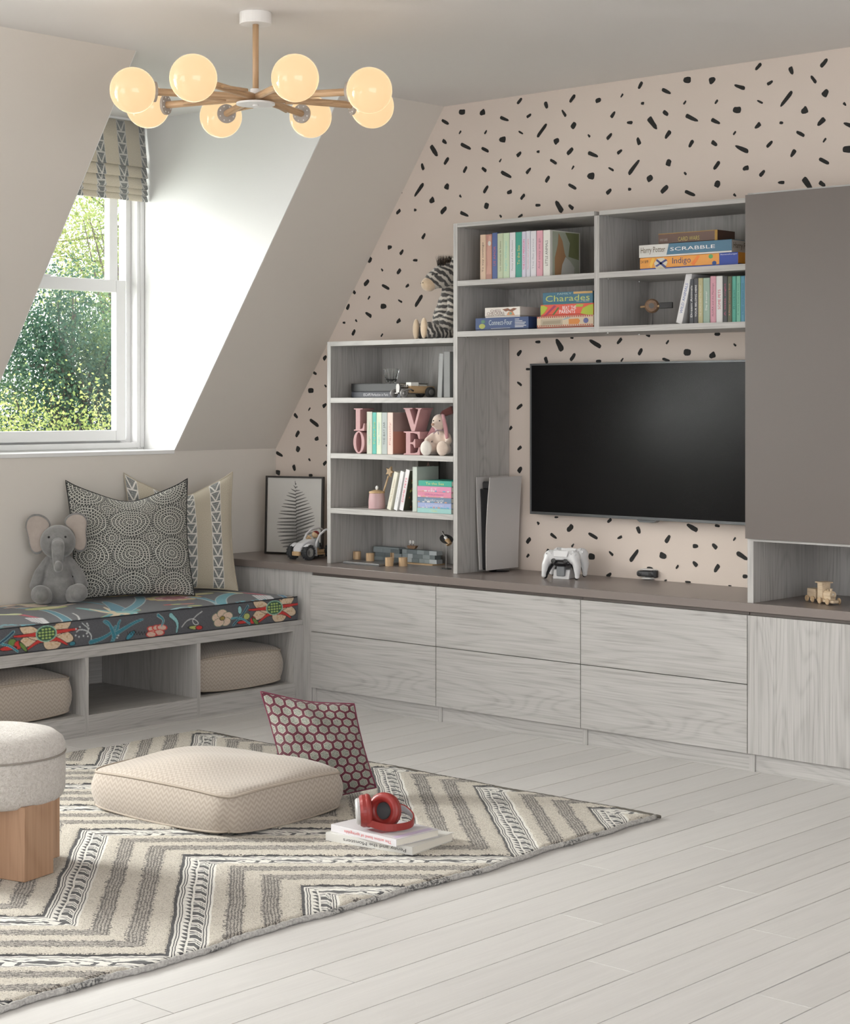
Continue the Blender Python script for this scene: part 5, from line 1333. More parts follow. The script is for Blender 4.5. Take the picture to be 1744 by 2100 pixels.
# brick model wall with toy ship
t = thing('brick_model', 'long low grey toy brick wall model at the back of the bottom niche', 'toy', (P(772, 800, y=-.075).x+.205, -.075, ZC))
cols = [ink((.26, .30, .31)), ink((.16, .19, .20)), ink((.42, .46, .48))]
bx = -.205; r_ = random.Random(4)
MB().box(-.02, .19, -.052, .03, 0, .0045).build('wooden_plinth', M_wd, t)
for lv, (z0, xs0, xs1) in enumerate(((.0046, -.02, .19), (.0236, -.02, .19), (.0426, -.02, .19))):
    x_ = xs0-(.01 if lv % 2 else 0)
    while x_ < xs1-.01:
        L = r_.choice((.030, .045, .060)); e = min(x_+L, xs1)
        MB().box(max(x_, xs0)+.0003, e-.0003, -.025, .015, z0, z0+.0186).build('toy_brick', r_.choice(cols), t, bevel=.0008); x_ = e
for lv, z0 in enumerate((.0, .0190, .0380)):
    x_ = -.205+(.012 if lv % 2 else 0)
    for L in (.06, .05, .055):
        MB().box(x_+.0003, x_+L-.0003, -.02, .015, z0, z0+.0186).build('toy_brick', cols[(lv+int(L*1000)) % 2], t, bevel=.0008); x_ += L
MB().box(-.198, -.040, -.025, .02, .0572, .064).build('toy_plate', cols[0], t)
t = thing('toy_ship', 'small brown toy ship with two white sails on the brick model', 'toy', (P(846, 800, y=-.085).x, -.085, ZC+.0643))
mb = MB().prism([(-.026, .008), (-.018, 0), (.018, 0), (.030, .014), (.018, .014), (-.024, .014)], (0, -.008, 0), (1, 0, 0), (0, 0, 1), (0, .016, 0)).build('hull', M_wdd, t, bevel=.001)
for x_ in (-.010, .008):
    MB().tube([(x_, 0, .012), (x_, 0, .040)], .0012, 6).build('mast', M_wdd, t)
    MB().ball((x_, -.003, .030), (.007, .003, .009), 12).build('sail', M_whi, t, smooth=True)
# small task lamp / microscope toy
q = P(zk(1590), 920+1540/6.229, z=ZC)
t = thing('toy_telescope', 'little wooden and white toy spotting scope on a thin stand in the bottom niche', 'toy', (min(q.x, 1.425), q.y, ZC+.0003))
MB().lathe([(0, 0), (.024, 0), (.024, .003), (.020, .005), (0, .005)], 28).build('base', plain((.10, .10, .10), .25, metal=.6), t)
MB().tube([(0, 0, .004), (0, 0, .128)], .0011, 8).build('stand_rod', M_chr, t)
D_ = Vector((.50, .0, -.62)).normalized(); c0 = Vector((.002, 0, .130))
MB().tube([c0-D_*.040, c0-D_*.032, c0-D_*.031, c0-D_*.012], [.0050, .0048, .0034, .0030], 14).build('eyepiece', M_chr, t)
MB().tube([c0-D_*.012, c0+D_*.004], [.007, .008], 16).build('collar', M_whi, t)
MB().tube([c0+D_*.004, c0+D_*.028], [.013, .013], 20).build('barrel', M_wd, t)
Mx = Matrix.Translation(c0) @ Vector((0, 0, 1)).rotation_difference(Vector((.55, .25, .62)).normalized()).to_matrix().to_4x4()
MB().lathe([(0, -.001), (.030, -.001), (.030, .001), (0, .001)], 32, M=Matrix.Translation(c0) @ Vector((0, 0, 1)).rotation_difference(Vector((.45, -.3, .7)).normalized()).to_matrix().to_4x4()).build('round_plate', plain((.06, .06, .06), .3), t)

# ------------------------------------------------------------------ fern print in a thin black frame
q0, q1 = P(546, 1133, z=ZC), P(660, 1131, z=ZC)
yfr = -.105
xl, xr = P(546, 800, y=yfr).x, P(661, 800, y=yfr).x; W2 = .315; H2 = P(547, 975, y=-.17).z-ZC-.002
t = thing('framed_print', 'black framed fern print leaning on the wall behind the white toy car', 'picture', (.268, -.134, ZC+.0009), rot=(-.035, 0, .286))
fw = .0085
for nm, q in (('frame_side', (-W2/2, -W2/2+fw, 0, H2)), ('frame_side', (W2/2-fw, W2/2, 0, H2)), ('frame_rail', (-W2/2+fw, W2/2-fw, 0, fw)), ('frame_rail', (-W2/2+fw, W2/2-fw, H2-fw, H2))):
    MB().box(q[0], q[1], -.009, .009, q[2], q[3]).build(nm, plain((.018, .014, .012), .45), t, bevel=.001)
MB().box(-W2/2+fw, W2/2-fw, -.001, .004, fw, H2-fw).build('print_sheet', plain((.62, .60, .57), .6), t)
mb = MB(); hh = H2-2*fw
def pin(u0, v0, u1, v1, w0):
    d = Vector((u1-u0, v1-v0)); L = d.length; n = Vector((-d.y, d.x)).normalized(); k = int(L/.0034)+2
    mb.add([(u0+n.x*.0012, -.0013, v0+n.y*.0012), (u0-n.x*.0012, -.0013, v0-n.y*.0012), (u1, -.0013, v1)], [(0, 1, 2)])
    for i in range(k):
        f = i/k; c = Vector((u0, v0))+d*f; l = w0*(1-f)**.7+.0008
        for s in (-1, 1):
            e = c+n*s*l+d.normalized()*l*.45; g = d.normalized()*.0014
            mb.add([(c.x-g.x, -.0013, c.y-g.y), (c.x+g.x, -.0013, c.y+g.y), (e.x, -.0013, e.y)], [(0, 1, 2)])
bx0, by0, bx1, by1 = .018, fw+.035, .004, fw+hh*.955
for k in range(19):
    f = k/19; x_ = bx0+(bx1-bx0)*f**.8; y_ = by0+(by1-by0)*f
    L = .112*math.sin(min(1, (1-f)*1.12)*PI/2)*(.72+.35*math.sin(min(f*2.4, 1)*PI/2)); L = L*(1 if f < .8 else (1-f)/.2*.9+.1)
    w0 = .0125*(1-f)+.002
    sag = -.012+f*.030
    pin(x_, y_, x_-L, y_+sag+random.uniform(-.004, .004), w0); pin(x_, y_+.004, x_+L*.92, y_+L*.33+random.uniform(-.004, .004), w0)
mb.add([(bx0-.001, -.0013, fw+.012), (bx0+.001, -.0013, fw+.012), (bx1, -.0013, by1)], [(0, 1, 2)])
mb.build('printed_fern', ink((.03, .03, .03)), t)
tt = NT('picture_glass'); tt.n.remove(tt.b)
tr = tt.n.new('ShaderNodeBsdfTransparent'); gl = tt.n.new('ShaderNodeBsdfGlossy'); gl.inputs[1].default_value = .05; fr = tt.n.new('ShaderNodeFresnel'); ge = tt.n.new('ShaderNodeNewGeometry'); fb = X(tt, fr.outputs[0])*(1.0-X(tt, ge.outputs['Backfacing'])); mx = tt.n.new('ShaderNodeMixShader')
tt.l.new(fb.s, mx.inputs[0]); tt.l.new(tr.outputs[0], mx.inputs[1]); tt.l.new(gl.outputs[0], mx.inputs[2]); tt.l.new(mx.outputs[0], tt.out.inputs[0])
MB().box(-W2/2+fw, W2/2-fw, -.0050, -.0035, fw, H2-fw).build('glazing', tt.m, t)

# ------------------------------------------------------------------ white toy car with driver
M_carw = plain((.62, .62, .64), .35); M_trd = plain((.035, .037, .04), .7)
q = P(628, 1150, z=ZC)
t = thing('toy_car', 'white toy car with chunky black tyres and a wooden driver beside the shelf tower', 'toy', (.497, -.245, ZC+.0003), rz=1.6)
def tyre(x, y, r, w):
    Mx = Matrix.Translation((x, y, r)) @ Matrix.Rotation(PI/2, 4, 'X')
    mb = MB().lathe([(r*.55, -w/2), (r*.88, -w/2), (r*.94, -w*.35), (r*.94, w*.35), (r*.88, w/2), (r*.55, w/2)], 30, M=Mx)
    for k in range(16):
        a = 2*PI*k/16
        for s in (-1, 1):
            Mt = Matrix.Translation((x, y, r)) @ Matrix.Rotation(a+(0 if s > 0 else PI/16), 4, 'Y') @ Matrix.Translation((r*.95, s*w*.24, 0)) @ Matrix.Rotation(s*.3, 4, 'X')
            mb.box(-r*.09, r*.05, -w*.22, w*.22, -r*.07, r*.07, M=Mt)
    o = mb.build('tyre', M_trd, t)
    MB().lathe([(0, -w/2-.002), (r*.12, -w/2-.002), (r*.12, -w/2+.001), (r*.50, -w/2+.002), (r*.52, -w/2-.001), (r*.62, -w/2-.001), (r*.62, w/2), (0, w/2)], 26, M=Mx).build('rim', plain((.42, .42, .40), .4), o)
tyre(-.048, -.036, .0285, .022); tyre(-.048, .044, .0285, .022); tyre(.075, -.036, .0285, .022); tyre(.075, .044, .0285, .022)
MB().prism([(-.074, .030), (-.070, .046), (-.052, .062), (-.020, .074), (.012, .076), (.014, .030)], (0, -.016, 0), (1, 0, 0), (0, 0, 1), (0, .040, 0)).build('bonnet', M_carw, t, bevel=.006, seg=3)
MB().box(-.078, -.066, -.014, .022, .016, .032).build('bumper', M_wd, t, bevel=.002)
for s, yy in ((-1, -.040), (1, .030)):
    MB().tube([(-.064, yy+.006, .050), (-.045, yy+.006, .060), (-.022, yy+.006, .054), (-.010, yy+.006, .036), (-.008, yy+.006, .014)], .0045, 10, flat=(2.4, .7)).build('mudguard', M_carw, t, smooth=True)
    MB().tube([(-.006, yy+.008, .030), (.000, yy+.008, .064), (.018, yy+.008, .092), (.046, yy+.008, .108), (.085, yy+.008, .112), (.11, yy+.008, .10)], .0042, 10, flat=(1.2, 1)).build('roll_bar', M_carw, t, smooth=True)
MB().box(-.01, .105, -.030, .034, .016, .022).build('floor_plank', M_wd, t, bevel=.001)
MB().box(-.01, .105, -.028, .032, .0235, .029).build('floor_plank', M_wd, t, bevel=.001)
MB().tube([(-.018, .004, .078), (-.002, .004, .084)], .003, 8).build('steering_column', M_wdz, t)
MB().lathe([(0, 0), (.010, 0), (.010, .003), (0, .003)], 20, M=Matrix.Translation((-.004, .004, .080)) @ Matrix.Rotation(.9, 4, 'Y')).build('steering_wheel', M_wdz, t)
t2 = thing('toy_driver', 'peg doll driver with a red cap sitting in the white toy car', 'toy', Matrix.Translation(t.location) @ Matrix.Rotation(1.6, 4, 'Z') @ Vector((.036, .002, .036)), rz=1.6)
t2.scale = (1.22,)*3; t.scale = (1.22,)*3
MB().lathe([(0, 0), (.011, 0), (.012, .012), (0, .012)], 20).build('legs', M_wdz, t2)
MB().lathe([(0, .012), (.014, .012), (.015, .024), (.012, .044), (.006, .048), (0, .048)], 24).build('coat', plain((.28, .33, .36), .6), t2, smooth=True)
MB().ball((-.002, 0, .060), .0135, 20).build('head', M_wdz, t2, smooth=True)
MB().ball((.001, 0, .064), (.0138, .0138, .0112), 20).build('cap', plain((.16, .006, .008), .6), t2, smooth=True)

# ------------------------------------------------------------------ zebra on the shelf tower
def stripes(name, axis_expr, sc):
    t = NT(name); v = t.coords(); x, y, z = t.xyz(v); n = t.noise(v, 14, 3, .6); n2 = t.noise(v, 300, 2)
    e = axis_expr(x, y, z)+(n-.5)*.060
    s = (e/sc).frac()
    f = ((s-.5).abs()*2.0)+(n2-.5)*.12
    t.base(t.ramp(f, [(.0, (.055, .052, .050)), (.50, (.075, .07, .068)), (.56, (.48, .45, .41)), (1, (.56, .52, .47))])); t.set(rough=.95, sheen=.4); t.bump(n2, .4, .001); return t.m
M_zb = stripes('zebra_plush_body', lambda x, y, z: z*1.0+x*.15, .026)
M_zh = stripes('zebra_plush_head', lambda x, y, z: z*.75+x*.55, .022)
M_zl = stripes('zebra_plush_leg', lambda x, y, z: x+z*.3, .022)
M_buff = velvet('buff_plush', (.56, .42, .28), (.66, .52, .38))
ztop = 1.6023
t = thing('plush_zebra', 'striped plush zebra with a dark mane sitting on top of the shelf tower', 'toy', (1.262, -.190, ztop), rz=.98)
# sits facing -x (left in the photograph)
plush('body', None, [('b', (.020, 0, .085), (.062, .058, .085)), ('b', (.030, 0, .150), (.050, .046, .060)), ('t', [(.034, 0, .17), (.030, 0, .215)], [.040, .032])], t, .004, 6, M_zb)
plush('arm', None, [('t', [(.030, -.048, .175), (.034, -.066, .120), (.004, -.072, .072)], [.020, .026, .036])], t, .004, 4, M_zb)
plush('arm', None, [('t', [(.030, .048, .175), (.034, .060, .120), (.004, .066, .072)], [.020, .026, .036])], t, .004, 4, M_zb)
for s in (-1, 1):
    plush('leg', None, [('t', [(.020, s*.040, .036), (-.035, s*.058, .034), (-.070, s*.070, .040)], [.034, .028, .036])], t, .004, 4, M_zl)
    MB().ball((-.098, s*.072, .047), (.014, .031, .046), 24).build('foot_pad', M_buff, t, smooth=True)
plush('head', None, [('b', (.005, -.005, .275), (.058, .050, .052)), ('b', (.030, -.005, .290), (.045, .046, .050)), ('t', [(.0, -.005, .275), (-.040, -.010, .258)], [.048, .040])], t, .004, 5, M_zh)
plush('muzzle', None, [('b', (-.062, -.012, .240), (.034, .037, .032), )], t, .004, 4, M_buff)
for s in (-1, 1):
    MB().ball((-.034, -.010+s*.036, .283), .0042, 12).build('eye', M_ink, t, smooth=True)
    MB().ball((-.092, -.012+s*.016, .245), .0022, 10).build('nostril', M_ink, t, smooth=True)
    plush('ear', None, [('t', [(.038, s*.036, .315), (.048, s*.050, .345), (.050, s*.052, .365)], [.014, .018, .006])], t, .003, 3, M_zh)
r_ = random.Random(3); mb = MB()
for _ in range(420):
    x_, y_ = r_.uniform(-.014, .052), r_.uniform(-.030, .020)
    l = r_.uniform(.045, .062); a = r_.uniform(-.35, .35); b = r_.uniform(-.25, .25); bb = Vector((x_, y_, .314)); d = Vector((a*.5+(x_-.02)*4, b, 1)).normalized()*l; s = Vector((r_.uniform(-1, 1), r_.uniform(-1, 1), 0)).normalized()*.0012
    mb.add([bb-s, bb+s, bb+d], [(0, 1, 2)], mi=0 if r_.random() < .8 else 1)
o = mb.build('mane', [plain((.03, .022, .018), .8), plain((.22, .14, .09), .8)], t); o['kind'] = 'stuff'

# ------------------------------------------------------------------ elephant on the bench
M_el = velvet('grey_velvet', (.165, .162, .160), (.235, .230, .225)); M_ele = velvet('taupe_ear_lining', (.34, .29, .255), (.42, .36, .32), 14)
q = P(118, 1228, z=.484)
yaw = math.atan2(-FWD.y, -FWD.x)+PI/2+.20
t = thing('plush_elephant', 'grey velvet toy elephant with pale ears sitting on the bench cushion', 'toy', (.148, -1.405, .4690), rz=yaw)
k = P(118+100, 1228, z=.484); sc = (k-q).length/100
U_ = 1/ (FPX/((q-CAM).dot(FWD)))     # metres per photo pixel here
u = U_
# local -y faces the viewer; x to the photo's right
def e3(px, py, dy): return ((px-118)*u, dy, (1228-py)*u)
plush('body', None, [('b', e3(118, 1195, .0), (34*u, 30*u, 36*u)), ('b', e3(118, 1165, .004), (28*u, 26*u, 34*u)), ('b', e3(118, 1140, .004), (21*u, 20*u, 20*u)),
      ('t', [e3(97, 1138, .0), e3(80, 1165, -.01), e3(72, 1190, -.02)], [8*u, 11*u, 12*u]), ('t', [e3(139, 1138, 0), e3(157, 1165, -.01), e3(166, 1188, -.02)], [8*u, 11*u, 12*u])], t, .004, 6, M_el)
for s, c, e in ((-1, (92, 1210), (82, 1206)), (1, (146, 1208), (158, 1204))):
    plush('leg', None, [('t', [e3(c[0]-s*2, c[1], -.02), e3(e[0], e[1]-2, -.085)], [17*u, 19*u])], t, .004, 4, M_el)
plush('head', None, [('b', e3(117, 1102, -.006), (36*u, 33*u, 35*u))], t, .004, 5, M_el)
plush('trunk', None, [('t', [e3(117, 1107, -.100-.0), e3(117, 1125, -.115), e3(117, 1142, -.108), e3(118, 1152, -.118), e3(118, 1148, -.138), e3(118, 1143, -.142)], [13.5*u, 12*u, 10*u, 9*u, 8.5*u, 8*u]), ('b', e3(117, 1103, -.075), (13*u, 13*u, 12*u))], t, .003, 4, M_el)
for s, px in ((-1, 99), (1, 132)): MB().ball(e3(px, 1090, -.005-30*u*.93), 2.4*u, 12).build('eye', M_ink, t, smooth=True)
for s in (-1, 1):
    if s < 0: pts = [(108, 1068), (98, 1050), (80, 1041), (62, 1043), (52, 1055), (50, 1070), (56, 1088), (58, 1105), (62, 1122), (72, 1131), (84, 1128), (92, 1118), (86, 1095), (94, 1078)]
    else: pts = [(124, 1064), (132, 1048), (148, 1039), (166, 1041), (177, 1052), (178, 1066), (174, 1082), (177, 1100), (176, 1118), (168, 1127), (156, 1127), (146, 1118), (152, 1100), (146, 1078)]
    cx_ = sum(p[0] for p in pts)/len(pts); cy_ = sum(p[1] for p in pts)/len(pts)
    P3 = [e3(x_, y_, .012-abs(x_-118)*.0002) for x_, y_ in pts]
    def fan(scale, dy, thick):
        mb = MB(); n = len(pts); rings = [(1.0*scale, 0), (.96*scale, -thick), (.6*scale, -thick*1.3)]
        vs = []; 
        for rs, off in rings:
            for x_, y_ in pts: vs.append(e3(cx_+(x_-cx_)*rs, cy_+(y_-cy_)*rs, .012+dy+off))
        vs.append(e3(cx_, cy_, .012+dy-thick*1.1)); fs = []
        for i in range(2):
            for j in range(n): fs.append((i*n+j, i*n+(j+1) % n, (i+1)*n+(j+1) % n, (i+1)*n+j))
        for j in range(n): fs.append((2*n+j, 2*n+(j+1) % n, 3*n))
        fs.append(tuple(range(n))); mb.add(vs, fs); return mb
    o = fan(1.0, 0, .008).build('ear', M_el, t, smooth=True, mods=[subsurf(2)])
    fan(.90, -.006, .005).build('ear_lining', M_ele, t if False else o, smooth=True, mods=[subsurf(2)])

# ------------------------------------------------------------------ console, controllers, camera
M_cw = plain((.56, .54, .53), .38); M_cb = plain((.012, .012, .014), .22)
q = P(1030, 1172, z=ZC)
t = thing('game_console', 'tall white games console with a black core standing beside the tall side panel', 'console', (1.5345, -.127, ZC+.0003), rz=0)
qf0, qf1 = P(988, 1170, z=ZC), P(1000, 1172, z=ZC)
Hc = .395
def plate(xb, xt, y0, y1, s):
    """curved outer shell from bottom to top; s side sign"""
    mb = MB(); n = 14; th = .004; vs = []
    for i in range(n+1):
        f = i/n; z = .010+f*Hc; x = xb+(xt-xb)*(f**1.6)
        ya = y0-.006*math.sin(f*PI)+.002; yb = y1
        for xx in (x, x+s*th): vs += [(xx, ya-(.006 if xx != x else 0)*0, z-(.008 if False else 0)), (xx, yb, z+(.012*0))]
    fs = []
    for i in range(n):
        a = i*4; b = (i+1)*4
        fs += [(a, a+1, b+1, b), (a+2, b+2, b+3, a+3), (a, b, b+2, a+2), (a+1, a+3, b+3, b+1)]
    fs += [(0, 2, 3, 1), (n*4, n*4+1, n*4+3, n*4+2)]
    return mb.add(vs, fs)
cdp = .215
plate(.014, .034, -cdp/2, cdp/2, 1).build('side_shell', M_cw, t, smooth=False, bevel=.0015)
plate(-.020, -.038, -cdp/2, cdp/2, -1).build('side_shell', M_cw, t, smooth=False, bevel=.0015)
mb = MB().prism([(-.0175, .012), (.0115, .012), (.020, .30), (.026, .355), (-.031, .355), (-.027, .30)], (0, -cdp/2+.016, 0), (1, 0, 0), (0, 0, 1), (0, cdp-.04, 0))
mb.build('core', M_cb, t, bevel=.004)
MB().prism([(-.028, .352), (.022, .352), (.026, .385), (-.031, .385)], (0, -cdp/2+.03, 0), (1, 0, 0), (0, 0, 1), (0, cdp-.07, 0)).build('top_vent', plain((.03, .03, .032), .5), t, bevel=.006)
MB().box(-.003, .002, -cdp/2+.014, -cdp/2+.018, .205, .216).build('port', M_ink, t)
MB().lathe([(0, 0), (.044, 0), (.046, .005), (.04, .0095), (0, .0095)], 40).build('stand', M_cb, t)

def pad(parent_loc, rz, tilt, label, scale=1.0):
    t = thing('game_controller', label, 'controller', parent_loc, rot=(tilt, 0, rz), group='white game controllers on the charging dock')
    # face looks along -y; body upright, handles pointing down
    s = scale; mb = MB()
    mb.ball((0, 0, 0), (.047*s, .018*s, .024*s), 28)
    for k in (-1, 1):
        mb.ball((k*.045*s, 0, -.002*s), (.030*s, .019*s, .027*s), 24)
        mb.tube([(k*.050*s, 0, 0), (k*.064*s, .002, -.035*s), (k*.068*s, .004, -.072*s)], [.022*s, .0185*s, .010*s], 18, flat=(1, .85)); mb.ball((k*.068*s, .004, -.074*s), (.010*s, .0085*s, .010*s), 14)
    mb.build('shell', plain((.70, .70, .71), .35), t, smooth=True, mods=[remesh(.0024, 5)])
    mb = MB()
    for k in (-1, 1):
        mb.tube([(k*.040*s, .012, -.018*s), (k*.056*s, .012, -.042*s), (k*.064*s, .012, -.074*s)], [.014*s, .016*s, .0095*s], 14, flat=(1, .8)); mb.ball((k*.064*s, .012, -.076*s), (.0095*s, .0075*s, .0095*s), 12)
    mb.build('grip', M_cb, t, smooth=True, mods=[remesh(.0026, 4)])
    MB().ball((0, -.004, -.026*s), (.040*s, .014*s, .014*s), 22).build('lower_panel', M_cb, t, smooth=True)
    MB().prism([(-.031*s, .018*s), (.031*s, .018*s), (.026*s, -.006*s), (-.026*s, -.006*s)], (0, -.0165*s, 0), (1, 0, 0), (0, 0, 1), (0, -.0045, 0)).build('touch_pad', plain((.72, .72, .73), .3), t, bevel=.0012)
    for k in (-1, 1):
        Mx = Matrix.Translation((k*.024*s, -.015*s, -.023*s)) @ Matrix.Rotation(PI/2, 4, 'X')
        MB().lathe([(0, 0), (.0075*s, 0), (.0065*s, .006), (.0095*s, .009), (.0092*s, .0115), (.006*s, .0105), (0, .0105)], 22, M=Mx).build('thumb_stick', M_cb, t)
    for a in range(4):
        for k in (-1, 1):
            MB().ball((k*.049*s+.0095*s*math.cos(a*PI/2), -.0185*s, .006*s+.0095*s*math.sin(a*PI/2)), (.0036*s, .0022*s, .0036*s), 12).build('button', plain((.66, .66, .68), .3), t, smooth=True)
    return t
q = P(1150, 1187, z=ZC)
dk = Vector((q.x-.006, q.y+.045, ZC+.0003))
yw = .28
t = thing('charging_dock', 'white and grey charging dock holding the two controllers', 'dock', dk, rz=yw)
MB().prism([(-.060, 0), (.060, 0), (.052, .045), (-.045, .038)], (-.036, 0, 0), (0, 1, 0), (0, 0, 1), (.072, 0, 0)).build('base', plain((.66, .66, .67), .35), t, bevel=.003)
MB().box(-.018, .018, -.063, .040, .012, .052).build('cradle', plain((.16, .17, .18), .35), t, bevel=.003)
R2 = Matrix.Rotation(yw, 3, 'Z')
pad(dk+R2 @ Vector((0, -.042, .091)), yw, -.30, 'white game controller on the dock, in front', 1.08)
pad(dk+R2 @ Vector((.004, .034, .096)), yw, -.30, 'white game controller on the dock, behind the front one', 1.08)
q = P(1320, 1190, z=ZC)
t = thing('game_camera', 'small black and white camera accessory lying on the worktop under the television', 'camera', (q.x, q.y+.030, ZC+.0003), rz=.16)
MB().box(-.046, .046, -.014, .014, .012, .036).build('body', plain((.06, .062, .066), .4), t, bevel=.009, seg=3)
mb = MB().ball((.004, .004, .0415), (.042, .022, .0045), 24); mb.build('top_shell', plain((.70, .69, .68), .35), t, smooth=True)
mb = MB().ball((.002, .0, .0055), (.030, .018, .0050), 24); mb.build('stand', plain((.68, .67, .66), .35), t, smooth=True)
MB().box(-.008, .012, -.006, .006, .006, .014).build('hinge', M_cb, t)
for x_ in (-.032, .020):
    Mx = Matrix.Translation((x_, -.0135, .024)) @ Matrix.Rotation(PI/2, 4, 'X')
    MB().lathe([(0, 0), (.0098, 0), (.0098, .002), (.006, .0026), (0, .0026)], 22, M=Mx).build('lens', M_cb, t)
MB().box(.034, .048, -.018, .016, .010, .040).build('end_clip', M_cb, t, bevel=.003)

# ------------------------------------------------------------------ toy train in the niche
q = P(1714, 1241, z=ZC)
t = thing('toy_train', 'small unpainted wooden toy train in the niche below the taupe door', 'toy', (q.x-.060, q.y+.028, ZC+.0003), rz=1.12)
# front faces -y
def tw(x, y, r=.0115, w=.006):
    Mx = Matrix.Translation((x, y, r)) @ Matrix.Rotation(PI/2, 4, 'Y')
    MB().lathe([(0, -w/2), (r*.8, -w/2), (r, -w*.2), (r, w*.2), (r*.8, w/2), (0, w/2)], 18, M=Mx).build('wheel', M_wdz, t)
M_tw = wood('y', (.52, .38, .24), (.74, .60, .43), 'pale_toy_wood', .55, 1.2)
MB().prism([(-.018, -.062), (-.010, -.070), (.012, -.070), (.020, -.062), (.020, .02), (-.018, .02)], (0, 0, .006), (1, 0, 0), (0, 1, 0), (0, 0, .010)).build('front_plate', M_tw, t, bevel=.0015)
mb = MB().tube([(.001, -.052, .034), (.001, -.006, .034)], .0135, 22); mb.build('boiler', M_tw, t)
MB().box(-.010, .012, -.052, -.008, .016, .030).build('boiler_cradle', M_tw, t, bevel=.001)
MB().tube([(.001, -.040, .044), (.001, -.040, .056)], [.004, .0055], 12).build('chimney', M_tw, t); MB().tube([(.001, -.022, .044), (.001, -.022, .052)], .003, 12).build('dome', M_tw, t)
MB().box(-.017, .019, -.010, .020, .016, .072).build('cab', M_tw, t, bevel=.0015)
MB().box(-.023, .025, -.018, .026, .0722, .077).build('cab_roof', M_tw, t, bevel=.0015)
MB().ball((.001, -.0525, .036), .0028, 10).build('lamp', M_whi, t, smooth=True)
for y_ in (-.052, -.004): tw(-.024, y_); tw(.026, y_)
MB().box(-.016, .018, .034, .088, .012, .048).build('tender', M_tw, t, bevel=.003)
MB().box(-.003, .005, .018, .036, .012, .016).build('coupling', M_tw, t)
for y_ in (.044, .078): tw(-.022, y_); tw(.024, y_)

# ------------------------------------------------------------------ books and headphones on the rug
def lay_book(px_pts, z0, h, cover, label, ttl, tc, nm='book'):
    """flat book from the photo pixels of three top corners: left, front, right"""
    a, b, c = [P(x, y, z=z0+h) for x, y in px_pts]
    U = (b-a); w = U.length; ang = math.atan2(U.y, U.x); Vv = Vector((-math.sin(ang), math.cos(ang), 0)); d = (c-b).dot(Vv)
    ctr = a+U/2+Vv*d/2
    t = thing(nm, label, 'book', (ctr.x, ctr.y, z0), rz=ang, group='books under the red headphones')
    cc_ = .0018; m = MB(); m.box(-w/2, w/2, -d/2, d/2, 0, cc_); m.box(-w/2, w/2, -d/2, d/2, h-cc_, h); m.box(-w/2, w/2, -d/2, -d/2+cc_, cc_, h-cc_)
    m.build('cover', plain(cover, .4), t, bevel=.0006)
    MB().box(-w/2+.003, w/2-.003, -d/2+cc_, d/2-.004, cc_, h-cc_).build('pages', M_page, t)
    text(ttl, ink(tc), t, (w*.43, -d/2, h*.78), (-1, 0, 0), (0, 0, -1), w*.72, h*.55, name='title')
    return t, w, d
t, w, d = lay_book([(668, 1707), (846, 1737), (888, 1700)], .0172, .0245, (.62, .61, .58), 'white book lying on the rug, lower of the two under the headphones', 'Penny and the Monsters', (.06, .06, .06))
t, w, d = lay_book([(679, 1690), (813, 1722), (887, 1697)], .0420, .0215, (.60, .58, .60), 'pale lilac covered book lying directly under the red headphones', 'The action band of springdale', (.62, .12, .12))
for nm, c, pts, k_ in (('printed_patch', (.42, .32, .50), [(-.3, .0), (-.1, -.2), (.05, .1), (-.15, .25)], 1), ('printed_patch', (.55, .25, .28), [(-.05, -.35), (.2, -.38), (.25, -.1), (.05, -.05)], 2), ('printed_border', (.50, .42, .56), [(.38, -.42), (.46, -.42), (.46, .42), (.38, .42)], 1)):
    MB().prism([(a*w, b*d) for a, b in pts], (0, 0, .0215+.0002*k_), (1, 0, 0), (0, 1, 0), (0, 0, .0002)).build(nm, ink(c), t)
M_red = plain((.27, .026, .022), .38); M_slv = plain((.46, .455, .45), .35); M_dgr = plain((.07, .075, .08), .8)
zb_ = .0640
c1 = P(752, 1665, z=zb_+.045); 
t = thing('headphones', 'red over-ear headphones with silver caps resting on the two books', 'headphones', (0, 0, zb_), rz=0)
hp = P(790, 1700, z=zb_); t.location = (hp.x, hp.y, zb_+.003)
mp_ = 1/(FPX/((hp-CAM).dot(FWD)))
Rl = math.atan2(RGT.y, RGT.x); t.rotation_euler = (0, 0, Rl)      # local x = photo right, local y = away
def hq_(px, py, dy): return Vector(((px-790)*mp_, dy, (1700-py)*mp_ - dy*.146 ))
def cup(c, axis, r, nm):
    Mx = Matrix.Translation(c) @ Vector((0, 0, 1)).rotation_difference(Vector(axis).normalized()).to_matrix().to_4x4()
    e = MB().lathe([(0, -.014), (r*.88, -.014), (r*.97, -.006), (r*.97, .004), (0, .004)], 36, M=Mx).build('ear_cup', M_red, t, smooth=False)
    ring = MB(); R1, R0 = r*.74, r*.27
    vs, fs = [], []; n, m = 40, 14
    for i in range(n):
        for j in range(m):
            a, b = 2*PI*i/n, 2*PI*j/m; v = Vector(((R1+R0*math.cos(b))*math.cos(a), (R1+R0*math.cos(b))*math.sin(a), .010+.011*math.sin(b))); vs.append(Mx @ v)
    for i in range(n):
        for j in range(m): fs.append((i*m+j, ((i+1) % n)*m+j, ((i+1) % n)*m+(j+1) % m, i*m+(j+1) % m))
    ring.add(vs, fs).build('ear_pad', M_red, t, smooth=True)
    MB().lathe([(0, .004), (r*.52, .004), (r*.52, .0065), (0, .0065)], 28, M=Mx).build('speaker_mesh', M_dgr, t)
    MB().lathe([(0, -.026), (r*.70, -.026), (r*.78, -.022), (r*.80, -.0145), (0, -.0145)], 36, M=Mx).build('silver_cap', M_slv, t)
r = 37*mp_
